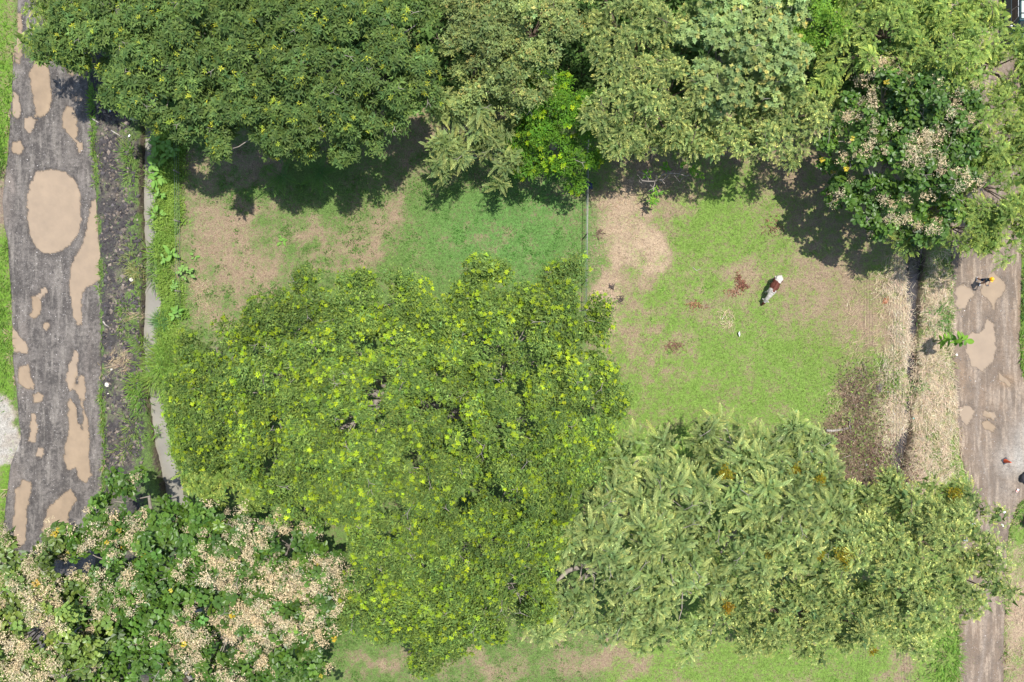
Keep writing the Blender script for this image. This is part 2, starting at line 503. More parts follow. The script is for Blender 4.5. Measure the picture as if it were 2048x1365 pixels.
def math_(nt, op, a, b=None, c=None, clamp=False):
    n = nt.nodes.new('ShaderNodeMath'); n.operation = op; n.use_clamp = clamp
    for i, v in enumerate((a, b, c)):
        if v is None: continue
        if isinstance(v, (int, float)): n.inputs[i].default_value = v
        else: nt.links.new(v, n.inputs[i])
    return n.outputs[0]


def mrange(nt, v, a, b, c=0.0, d=1.0, smooth=True):
    n = nt.nodes.new('ShaderNodeMapRange'); n.interpolation_type = 'SMOOTHSTEP' if smooth else 'LINEAR'
    nt.links.new(v, n.inputs[0])
    for i, q in enumerate((a, b, c, d)): n.inputs[1 + i].default_value = q
    return n.outputs[0]


def mixc(nt, f, a, b, mode='MIX'):
    n = nt.nodes.new('ShaderNodeMix'); n.data_type = 'RGBA'; n.blend_type = mode
    for i, v in ((0, f), (6, a), (7, b)):
        if isinstance(v, (int, float)): n.inputs[i].default_value = v
        elif isinstance(v, tuple): n.inputs[i].default_value = (*v, 1)
        else: nt.links.new(v, n.inputs[i])
    return n.outputs[2]


def vscale(nt, c, f):
    n = nt.nodes.new('ShaderNodeVectorMath'); n.operation = 'SCALE'
    nt.links.new(c, n.inputs[0]); nt.links.new(f, n.inputs[3]); return n.outputs[0]


pos = geo.outputs['Position']
va = nt.nodes.new('ShaderNodeVertexColor'); va.layer_name = 'tint'
vb = nt.nodes.new('ShaderNodeVertexColor'); vb.layer_name = 'tint2'
nA = noise(nt, 1.1, 8, .62, pos); nB = noise(nt, 5.5, 6, .65, pos); nC = noise(nt, 17, 3, .6, pos)
t = math_(nt, 'ADD', va.outputs[1], math_(nt, 'MULTIPLY', math_(nt, 'SUBTRACT', nA, .5), 1.5))
t = math_(nt, 'ADD', t, math_(nt, 'MULTIPLY', math_(nt, 'SUBTRACT', nB, .5), 1.6))
fac = mrange(nt, t, .1, .9)
gcol = vscale(nt, va.outputs[0], mrange(nt, nB, .3, .7, .62, 1.25, False))
dcol = vscale(nt, vb.outputs[0], mrange(nt, nB, .3, .7, .7, 1.3, False))
c = mixc(nt, fac, dcol, gcol)
c = vscale(nt, c, mrange(nt, nC, .3, .7, .6, 1.38, False))
sp = mrange(nt, noise(nt, 23, 2, .5, pos), .68, .76)
c = mixc(nt, math_(nt, 'MULTIPLY', sp, .55), c, (.42, .33, .22))
nt.links.new(c, p.inputs['Base Color'])
bp = nt.nodes.new('ShaderNodeBump'); bp.inputs['Strength'].default_value = .8; bp.inputs['Distance'].default_value = .06
nt.links.new(math_(nt, 'ADD', nC, nB), bp.inputs['Height']); nt.links.new(bp.outputs[0], p.inputs['Normal'])
GROUND_MAT = m

ny, nx = GX.shape
ii, jj = np.meshgrid(np.arange(ny - 1), np.arange(nx - 1), indexing='ij')
q = ii * nx + jj
F = np.stack([q, q + 1, q + nx + 1, q + nx], -1).reshape(-1, 4)
V = np.stack([GX, GY, GZ], -1).reshape(-1, 3)
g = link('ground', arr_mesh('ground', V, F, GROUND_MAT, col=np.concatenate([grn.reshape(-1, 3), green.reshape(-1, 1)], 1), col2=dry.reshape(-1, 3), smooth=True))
props(g, 'pasture and bare soil ground under the trees', 'ground', kind='structure')


# ------------------------------------------------------------------ roads
def road_mat(name, c1, c2, c3, speck, streak):
    m = bpy.data.materials.new(name); m.use_nodes = True
    nt = m.node_tree; p = nt.nodes['Principled BSDF']
    geo = nt.nodes.new('ShaderNodeNewGeometry'); pos = geo.outputs['Position']
    mp = nt.nodes.new('ShaderNodeMapping'); mp.inputs['Scale'].default_value = (1.6, .22, 1)
    nt.links.new(pos, mp.inputs['Vector'])
    st = noise(nt, 1.5, 8, .62, mp.outputs[0])
    nA = noise(nt, .55, 6, .6, pos); nB = noise(nt, 4.5, 7, .7, pos); nC = noise(nt, 22, 3, .6, pos)
    c = mixc(nt, mrange(nt, math_(nt, 'ADD', math_(nt, 'MULTIPLY', nA, .6), math_(nt, 'MULTIPLY', nB, .4)), .42, .58), c1, c2)
    c = mixc(nt, math_(nt, 'MULTIPLY', mrange(nt, st, .47, .62), streak), c, c3)
    va = nt.nodes.new('ShaderNodeVertexColor'); va.layer_name = 'tint'   # damp silt around the hollows, pale hard-standing
    c = mixc(nt, math_(nt, 'MULTIPLY', va.outputs[1], 1.0), c, va.outputs[0])
    c = vscale(nt, c, mrange(nt, nB, .28, .72, .66, 1.32, False))
    c = vscale(nt, c, mrange(nt, nC, .3, .7, .6, 1.4, False))
    vo = nt.nodes.new('ShaderNodeTexVoronoi'); vo.inputs['Scale'].default_value = 11; nt.links.new(pos, vo.inputs['Vector'])
    sp = math_(nt, 'MULTIPLY', mrange(nt, vo.outputs['Distance'], .22, .1), mrange(nt, noise(nt, 3, 4, .6, pos), .48, .62))
    c = mixc(nt, math_(nt, 'MULTIPLY', sp, speck), c, (.42, .39, .36))
    nt.links.new(c, p.inputs['Base Color'])
    p.inputs['Roughness'].default_value = .75; p.inputs['Specular IOR Level'].default_value = .3
    bp = nt.nodes.new('ShaderNodeBump'); bp.inputs['Strength'].default_value = .7; bp.inputs['Distance'].default_value = .04
    nt.links.new(math_(nt, 'ADD', nC, nB), bp.inputs['Height']); nt.links.new(bp.outputs[0], p.inputs['Normal'])
    return m


RM_L = road_mat('gravel_road', (.068, .06, .053), (.135, .119, .104), (.2, .178, .152), .8, .8)
RM_R = road_mat('dirt_road', (.205, .15, .105), (.14, .108, .08), (.30, .235, .172), .4, .95)
PUDDLE = bpy.data.materials.new('muddy_water'); PUDDLE.use_nodes = True
nt = PUDDLE.node_tree; p = nt.nodes['Principled BSDF']
pos = nt.nodes.new('ShaderNodeNewGeometry').outputs['Position']
oi = nt.nodes.new('ShaderNodeObjectInfo')
va = nt.nodes.new('ShaderNodeVertexColor'); va.layer_name = 'tint'     # silt: thin brown film at the rim, pale suspension where deeper
cc = vscale(nt, va.outputs[0], mrange(nt, noise(nt, 1.1, 4, .55, pos), .3, .7, .9, 1.1, False))
cc = mixc(nt, math_(nt, 'MULTIPLY', oi.outputs['Random'], .4), cc, (.36, .29, .22))
nt.links.new(cc, p.inputs['Base Color'])
nt.links.new(va.outputs[1], p.inputs['Alpha'])
p.inputs['Roughness'].default_value = .12; p.inputs['Specular IOR Level'].default_value = .5


def road(name, tab, mt, puds, label, paint):
    py = np.arange(tab[0, 0], tab[-1, 0], .11 * S)
    nu = 72 if tab is ROAD_L else 60
    u = np.linspace(0, 1, nu)
    l = road_x(tab, py, 1) - 9; r = road_x(tab, py, 2) + 9
    PX = l[:, None] + (r - l)[:, None] * u[None]; PY = np.repeat(py[:, None], nu, 1)
    x = (PX - 1024) / S; y = (682.5 - PY) / S
    edge = road_in(PX, PY, tab)
    z = .045 + (fbm(x * 1.1, y * .35, 41) - .5) * .06 + (vnoise(x * 5, y * 4, 42) - .5) * .022 + (vnoise(x * 11, y * 11, 43) - .5) * .018
    z = z - .35 * sstep(1, -9, edge)
    tint = np.zeros(PX.shape + (4,)); tint[..., :3] = (.065, .055, .048) if tab is ROAD_L else (.15, .12, .095)
    nj = (fbm(PX / 10, PY / 10, 51) - .5)
    for i, (poly, lab) in enumerate(puds):
        a = np.array(poly)
        m_ = (PX > a[:, 0].min() - 30) & (PX < a[:, 0].max() + 30) & (PY > a[:, 1].min() - 30) & (PY < a[:, 1].max() + 30)
        if not m_.any(): continue
        sd = poly_sd(PX[m_], PY[m_], a) + nj[m_] * 8
        dz = sstep(8.0, -3.5, sd)
        z[m_] = z[m_] - .13 * dz
        tint[..., 3][m_] = np.maximum(tint[..., 3][m_], .85 * sstep(20, 0, sd) * (.4 + .6 * vnoise(PX[m_] / 7, PY[m_] / 14, 53)))
    paint(PX, PY, tint)
    ny, nx = PX.shape
    ii, jj = np.meshgrid(np.arange(ny - 1), np.arange(nx - 1), indexing='ij')
    q = ii * nx + jj
    F = np.stack([q, q + nx, q + nx + 1, q + 1], -1).reshape(-1, 4)
    o = link(name, arr_mesh(name, np.stack([x, y, z], -1).reshape(-1, 3), F, mt, col=tint.reshape(-1, 4), smooth=True))
    props(o, label, 'road', kind='structure')
    for i, (poly, lab) in enumerate(puds):
        sd = poly_sd(PX, PY, np.array(poly, float)) + nj * 8
        zz = -.024 - .0012 * (i % 6)
        msk = sd < 12
        fm = msk.reshape(-1)[F].all(1)
        f = F[fm]; used = np.unique(f); remap = np.full(PX.size, -1); remap[used] = np.arange(len(used))
        v = np.stack([x, y, np.full(PX.shape, zz)], -1).reshape(-1, 3)[used]
        dep = zz - z.reshape(-1)[used]
        al = sstep(-.003, .03, dep) * .97
        sh = sstep(.0, .11, dep)[:, None]
        c = np.array([[.235, .175, .115]]) * (1 - sh) + np.array([[.315, .232, .145]]) * sh
        props(link('muddy_puddle', arr_mesh('muddy_puddle', v, remap[f], PUDDLE, col=np.concatenate([c, al[:, None]], 1), smooth=True)), lab, 'puddle', 'muddy puddles on the roads', 'structure')
    return o


def paint_left(PX, PY, t):
    c1 = road_x(ROAD_L, PY, 1)
    for off, wd, col, kk in ((150, 7, (.24, .21, .185), .7), (166, 6, (.21, .185, .165), .6), (95, 7, (.2, .18, .16), .5), (110, 5, (.06, .052, .048), .6), (30, 6, (.2, .18, .16), .5), (120, 6, (.21, .19, .17), .4), (60, 10, (.065, .057, .052), .5)):
        w_ = np.exp(-((PX - c1 - off - 7 * np.sin(PY / 110 + off)) / wd) ** 2) * kk * np.clip(2.6 * fbm(PX / 14, PY / 50, 29 + off) - .75, 0, 1)
        t[..., :3] = t[..., :3] * (1 - w_[..., None]) + np.array(col) * w_[..., None]; t[..., 3] = np.maximum(t[..., 3], np.clip(w_, 0, .9))
    k = blobs(PX, PY, [(15, 400, 22, 70, .9), (40, 660, 22, 50, .7), (45, 760, 26, 40, .8), (180, 800, 14, 160, .6), (150, 200, 22, 40, .5), (30, 960, 25, 60, .6)]) * (.3 + vnoise(PX / 9, PY / 20, 5))
    t[..., :3] = t[..., :3] * (1 - k[..., None]) + np.array((.22, .185, .155)) * k[..., None]
    t[..., 3] = np.maximum(t[..., 3], np.clip(k, 0, .85))
    w = sstep(-4, 6, -poly_sd(PX, PY, [(0, 800), (20, 815), (38, 860), (38, 905), (10, 930)]) + (vnoise(PX / 6, PY / 6, 8) - .5) * 14)
    t[..., :3] = t[..., :3] * (1 - w[..., None]) + np.array((.36, .33, .285)) * w[..., None]
    t[..., 3] = np.maximum(t[..., 3], w)


def paint_right(PX, PY, t):
    k = np.clip(blobs(PX, PY, [(2040, 920, 62, 50, 1.0), (2060, 880, 50, 60, .9), (2010, 985, 30, 40, .5)]), 0, 1)
    t[..., :3] = t[..., :3] * (1 - k[..., None]) + np.array((.30, .275, .235)) * k[..., None]
    t[..., 3] = np.maximum(t[..., 3] * .6, k)
    c1 = road_x(ROAD_R, PY, 1)
    for off, wd, col, kk in ((45, 5, (.31, .26, .21), .8), (56, 4, (.12, .095, .075), .7), (100, 6, (.3, .25, .2), .7), (90, 4, (.12, .095, .075), .6), (118, 4, (.29, .24, .19), .6), (22, 4, (.27, .21, .16), .6)):
        w_ = np.exp(-((PX - c1 - off - 8 * np.sin(PY / 90 + off)) / wd) ** 2) * kk * (.3 + .9 * fbm(PX / 8, PY / 40, 23))
        t[..., :3] = t[..., :3] * (1 - w_[..., None]) + np.array(col) * w_[..., None]; t[..., 3] = np.maximum(t[..., 3], np.clip(w_, 0, .9))
    o = blobs(PX, PY, [(2012, 762, 22, 18, .7), (1925, 760, 9, 50, .5), (2037, 600, 4, 70, .6)])
    t[..., :3] = t[..., :3] * (1 - o[..., None]) + np.array((.33, .21, .11)) * o[..., None]
    t[..., 3] = np.maximum(t[..., 3], o)


road('gravel_road', ROAD_L, RM_L, PUD_L, 'rutted grey gravel road full of tan puddles beside the soil bank', paint_left)
road('dirt_road', ROAD_R, RM_R, PUD_R, 'brown dirt road with tyre tracks where the man stands', paint_right)

# ------------------------------------------------------------------ water in the channels
DW = mat('ditch_water', (.235, .22, .185), .08, spec=.5, var=.14, vscale=.8)
SW = mat('stream_water', (.045, .04, .038), .06, spec=.6, var=.3, vscale=2)
for nm, tab, mt, zz, lab in (('ditch_water', DITCH, DW, -.72, 'grey brown water standing in the straight ditch beside the soil bank'), ('stream_water', STREAM, SW, -.5, 'thin dark stream running through the dry straw')):
    py = np.arange(max(tab[0, 0], -100) if tab is DITCH else 420, tab[-1, 0] if tab is DITCH else 985, 12.0)
    c = np.interp(py, tab[:, 0], tab[:, 1]); w = np.interp(py, tab[:, 0], tab[:, 2]) + 5
    V = []
    for a, b, d in zip(py, c, w):
        V += [W(b - d, a)[:2].tolist() + [zz], W(b + d, a)[:2].tolist() + [zz]]
    F = [(2 * i, 2 * i + 2, 2 * i + 3, 2 * i + 1) for i in range(len(py) - 1)]
    props(link(nm, arr_mesh(nm, np.array(V), np.array(F), mt)), lab, 'water', kind='structure')


# ------------------------------------------------------------------ leaf templates: arrays of quads (n,4,3) and tip weight (n,4)
def kite(b, d, L, w, up=(0, 0, 1), fold=.15, mid=.45):
    b = np.array(b, float); d = np.array(d, float); d /= np.linalg.norm(d); up = np.array(up, float)
    s = np.cross(up, d); s /= np.linalg.norm(s) + 1e-9
    n = np.cross(d, s)
    return [b, b + d * L * mid - s * w / 2 + n * fold * w, b + d * L, b + d * L * mid + s * w / 2 + n * fold * w]


def leaf3(b, d, L, w, up=(0, 0, 1), fold=0):
    b = np.array(b, float); d = np.array(d, float); d /= np.linalg.norm(d); up = np.array(up, float)
    s = np.cross(up, d); s /= np.linalg.norm(s) + 1e-9
    return [b + d * L * .12 - s * w * .55, b + d * L, b + d * L * .2 + s * w * .45]


def t_rosette(nf, L, w, pitch=.35, r=np.random.default_rng(1), tilt=.25):
    Q = []; T = []
    for i in range(nf):
        a = 2 * math.pi * i / nf + r.uniform(-.25, .25)
        pz = pitch + r.uniform(-tilt, tilt)
        d = (math.cos(a) * math.cos(pz), math.sin(a) * math.cos(pz), math.sin(pz))
        l = L * r.uniform(.75, 1.15)
        Q.append(kite((0, 0, 0), d, l, w * r.uniform(.8, 1.2))); T.append([0, .5, 1, .5])
    return np.array(Q), np.array(T)


def t_tuft(n, R, L, w, r, flat=.6):
    Q = []; T = []
    for i in range(n):
        b = r.normal(0, R, 3) * (1, 1, flat)
        a = r.uniform(0, 2 * math.pi); pz = r.normal(.1, .35)
        d = (math.cos(a) * math.cos(pz), math.sin(a) * math.cos(pz), math.sin(pz))
        Q.append(leaf3(b, d, L * r.uniform(.7, 1.25), w * r.uniform(.8, 1.4), up=(r.normal(0, .3), r.normal(0, .3), 1))); T.append([r.uniform(0, 1)] * 3)
    return np.array(Q), np.array(T)


def t_frond(L, pairs, ll, lw, r, droop=.35, sweep=1.12, rise=.25, f3=True):
    """pinnate leaf along +x"""
    Q = []; T = []
    for i in range(pairs):
        u = (i + .8) / pairs
        x = L * u; z = rise * L * u - droop * L * u * u
        k = math.sin(math.pi * (.16 + .78 * u)) ** .6
        for s in (-1, 1):
            a = sweep + r.uniform(-.1, .1)
            d = (math.cos(a), s * math.sin(a), .12 + r.uniform(-.1, .1))
            Q.append(leaf3((x, 0, z), d, ll * k * r.uniform(.9, 1.1), lw)); T.append([u * .6, u, u * .8])
    Q.append(leaf3((L, 0, rise * L - droop * L), (1, 0, -.2), ll * .8, lw * 1.2)); T.append([.9, 1, 1])
    zm = rise * L * .5 - droop * L * .25
    Q.append([(0, -.014, 0), (L * .55, 0, zm), (0, .014, 0)]); T.append([.1] * 3)
    Q.append([(L * .5, -.012, zm), (L, 0, rise * L - droop * L), (L * .5, .012, zm)]); T.append([.3] * 3)
    return np.array(Q), np.array(T)


def t_broad(n, L, w, r, pitch=.15):
    """whorl of broad oval leaves, each folded on its midrib"""
    Q = []; T = []
    for i in range(n):
        a = 2 * math.pi * i / n + r.uniform(-.3, .3); pz = pitch + r.uniform(-.45, .3)
        d = np.array((math.cos(a) * math.cos(pz), math.sin(a) * math.cos(pz), math.sin(pz)))
        s = np.array((-math.sin(a), math.cos(a), r.uniform(-.35, .35))); s /= np.linalg.norm(s); nn = np.cross(d, s)
        l = L * r.uniform(.7, 1.15); b = d * .05 + np.array((0, 0, r.uniform(-.12, .12)))
        ww = w * r.uniform(.8, 1.15)
        dr = -nn * l * r.uniform(.02, .2) * np.sign(nn[2])
        base, tip = b, b + d * l + dr
        for sg in (-1, 1):
            e1 = b + d * l * .3 + s * sg * ww * .42 + nn * ww * .12; e2 = b + d * l * .72 + s * sg * ww * .42 + nn * ww * .1 + dr * .5
            qd = [base, e1, e2, tip] if sg > 0 else [base, tip, e2, e1]
            Q.append(qd); T.append([.2, .5, .6, .7])
    return np.array(Q), np.array(T)


def t_panicle(n, R, hgt, r, sz=.05):
    """loose dome of small dry flower clusters on a branching stalk"""
    Q = []; T = []
    for i in range(n):
        a = r.uniform(0, 2 * math.pi); rr = R * math.sqrt(r.uniform(0, 1)) * (1 + .35 * math.sin(a * 3 + 1) + .2 * math.sin(5 * a))
        z = hgt * (1 - (rr / (R * 1.5)) ** 2) + r.normal(0, .06)
        c = np.array((rr * math.cos(a), rr * math.sin(a), z))
        u = r.normal(0, 1, 3); u /= np.linalg.norm(u); v = np.cross(u, (r.normal(), r.normal(), r.normal())); v /= np.linalg.norm(v)
        s = sz * r.uniform(.6, 1.5)
        Q.append([c - u * s, c - v * s * .7, c + u * s, c + v * s * .7]); T.append([r.uniform(0, 1)] * 4)
    for i in range(7):
        a = r.uniform(0, 2 * math.pi); e = np.array((R * .8 * math.cos(a), R * .8 * math.sin(a), hgt * .8)); s = np.array((-math.sin(a), math.cos(a), 0)) * .014
        Q.append([-s, e - s * .5, e + s * .5, s]); T.append([.2] * 4)
    return np.array(Q), np.array(T)


tr = np.random.default_rng(77)
TPL = {
    'yel': [t_rosette(7, .25, .115, .3, tr) for _ in range(5)],
    'fine': [t_tuft(13, .17, .21, .078, tr) for _ in range(6)],
    'fill': [t_tuft(7, .28, .5, .3, tr) for _ in range(4)],
    'fan': [t_rosette(6, .31, .10, .25, tr, .4) for _ in range(4)] + [t_tuft(9, .15, .3, .1, tr) for _ in range(2)],
    'bigfrond': [t_frond(1.05, 12, .17, .06, tr, .38) for _ in range(4)],
    'frond': [t_frond(.55, 7, .13, .065, tr, .4) for _ in range(4)],
    'smallfrond': [t_frond(.25, 3, .095, .062, tr, .45) for _ in range(4)],
    'whorl': [t_rosette(8, .22, .095, .3, tr, .3) for _ in range(4)],
    'olive': [t_rosette(7, .2, .075, .2, tr, .5) for _ in range(3)] + [t_tuft(9, .15, .2, .08, tr) for _ in range(3)],
    'teak': [t_broad(7, .37, .27, tr) for _ in range(5)],
    'pan': [t_panicle(150, .42, .26, tr, .034) for _ in range(4)],
}


def place(tpl, Pn, N, Xd, sc, c0, c1):
    """stamp a template: positions, normals, x directions, scales, base and tip colours -> quads"""
    Q, T = tpl
    N = N / (np.linalg.norm(N, axis=1)[:, None] + 1e-9)
    Xd = Xd - N * np.sum(Xd * N, 1)[:, None]; Xd = Xd / (np.linalg.norm(Xd, axis=1)[:, None] + 1e-9)
    Yd = np.cross(N, Xd)
    q = Q.reshape(-1, 3) * 1.0
    V = Pn[:, None, :] + sc[:, None, None] * (q[None, :, 0:1] * Xd[:, None] + q[None, :, 1:2] * Yd[:, None] + q[None, :, 2:3] * N[:, None])
    t = T.reshape(-1)[None, :, None]
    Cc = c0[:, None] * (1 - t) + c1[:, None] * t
    return V.reshape(-1, 3), Cc.reshape(-1, 3)


def jitter(c, n, r, v=.27, hue=.12):
    c = np.asarray(c, float)
    k = np.exp(r.normal(0, v, (n, 1)))
    h = r.normal(0, hue, (n, 1)) * np.array([[1, .25, -.6]])
    return np.clip(c * k * (1 + h), .003, .9)


#        template, per clump, base colour, tip colour, scale range, radial range, mode
SPEC = {
    'rain': dict(rc=.78, flat=.42, k=2.3, crack=.03, kinds=[
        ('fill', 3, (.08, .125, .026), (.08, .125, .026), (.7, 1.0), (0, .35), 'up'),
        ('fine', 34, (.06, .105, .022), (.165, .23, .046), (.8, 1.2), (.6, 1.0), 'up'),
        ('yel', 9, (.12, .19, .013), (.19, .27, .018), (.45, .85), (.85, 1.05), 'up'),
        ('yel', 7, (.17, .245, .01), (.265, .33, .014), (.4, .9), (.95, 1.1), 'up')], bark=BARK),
    'dark': dict(rc=.75, flat=.42, k=2.0, kinds=[
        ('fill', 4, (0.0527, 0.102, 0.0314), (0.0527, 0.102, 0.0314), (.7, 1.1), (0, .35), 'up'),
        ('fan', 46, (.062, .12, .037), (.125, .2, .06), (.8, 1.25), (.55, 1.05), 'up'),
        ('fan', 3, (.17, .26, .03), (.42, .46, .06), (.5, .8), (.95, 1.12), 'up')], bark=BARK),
    'pale': dict(rc=.75, flat=.5, k=2.0, kinds=[
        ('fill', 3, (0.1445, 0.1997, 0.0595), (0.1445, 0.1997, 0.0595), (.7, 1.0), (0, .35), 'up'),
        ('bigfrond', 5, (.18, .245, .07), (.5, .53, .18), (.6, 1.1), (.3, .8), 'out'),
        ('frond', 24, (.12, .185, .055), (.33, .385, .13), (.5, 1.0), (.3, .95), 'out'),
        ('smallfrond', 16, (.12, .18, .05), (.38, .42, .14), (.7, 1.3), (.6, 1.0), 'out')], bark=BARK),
    'palefine': dict(rc=.68, flat=.5, k=2.1, kinds=[
        ('fill', 3, (0.136, 0.1913, 0.0553), (0.136, 0.1913, 0.0553), (.7, 1.0), (0, .35), 'up'),
        ('frond', 4, (.16, .225, .06), (.52, .54, .17), (.5, .9), (.4, .95), 'out'),
        ('smallfrond', 36, (.1, .155, .04), (.28, .335, .1), (.7, 1.3), (.4, 1.0), 'out'),
        ('smallfrond', 34, (.15, .21, .055), (.50, .52, .16), (.6, 1.2), (.7, 1.0), 'out')], bark=BARK_D),
    'lime': dict(rc=.75, flat=.5, k=2.0, kinds=[
        ('fill', 3, (0.1403, 0.2167, 0.0425), (0.1403, 0.2167, 0.0425), (.7, 1.0), (0, .35), 'up'),
        ('frond', 10, (.165, .255, .05), (.45, .50, .11), (.6, 1.15), (.3, .9), 'out'),
        ('smallfrond', 54, (.12, .2, .04), (.32, .4, .085), (.7, 1.35), (.4, 1.0), 'out')], bark=BARK_D),
    'bright': dict(rc=.7, flat=.5, k=2.0, kinds=[
        ('fill', 3, (0.068, 0.1573, 0.0136), (0.068, 0.1573, 0.0136), (.7, 1.0), (0, .35), 'up'),
        ('fine', 28, (.08, .185, .016), (.11, .225, .018), (.8, 1.2), (.5, 1.0), 'up'),
        ('yel', 5, (.14, .28, .008), (.29, .38, .012), (.7, 1.0), (.9, 1.08), 'up')], bark=BARK),
    'brightfine': dict(rc=.7, flat=.5, k=2.0, kinds=[
        ('fill', 3, (0.0978, 0.1997, 0.0221), (0.0978, 0.1997, 0.0221), (.7, 1.0), (0, .35), 'up'),
        ('fine', 40, (.115, .235, .026), (.19, .31, .035), (.7, 1.0), (.5, 1.0), 'up')], bark=BARK),
    'olive': dict(rc=.7, flat=.5, k=2.0, kinds=[
        ('fill', 3, (0.1148, 0.1615, 0.0467), (0.1148, 0.1615, 0.0467), (.7, 1.0), (0, .35), 'up'),
        ('olive', 46, (.135, .19, .055), (.28, .33, .11), (.8, 1.25), (.45, 1.05), 'up'),
        ('olive', 3, (.28, .25, .08), (.42, .36, .11), (.6, .9), (.9, 1.05), 'up')], bark=BARK_D),
    'whorl': dict(rc=.65, flat=.5, k=2.0, kinds=[
        ('fill', 3, (0.153, 0.2253, 0.0723), (0.153, 0.2253, 0.0723), (.6, .9), (0, .35), 'up'),
        ('whorl', 38, (.18, .265, .085), (.33, .42, .155), (.8, 1.25), (.5, 1.05), 'up'),
        ('whorl', 2, (.38, .36, .1), (.5, .46, .15), (.7, 1.0), (.95, 1.1), 'up')], bark=BARK),
    'teak': dict(rc=.75, flat=.5, k=2.4, kinds=[
        ('fill', 3, (0.0425, 0.0952, 0.0119), (0.0425, 0.0952, 0.0119), (.6, .9), (0, .35), 'up'),
        ('teak', 9, (.05, .112, .014), (.095, .172, .024), (.6, 1.15), (.2, 1.0), 'up'),
        ('teak', .1, (.3, .26, .02), (.4, .3, .03), (.35, .6), (.9, 1.05), 'up')], bark=BARK, mat=LEAF_GLOSS, pan=(.62, .51, .32)),
}


def ellip(l):
    px, py, rx, ry, z = l[:5]
    c = W(px, py, z); k = (H - z) / H / S
    return c, rx * k, ry * k


tri_count = [0]
TREES = []
LOBE_LOG = []


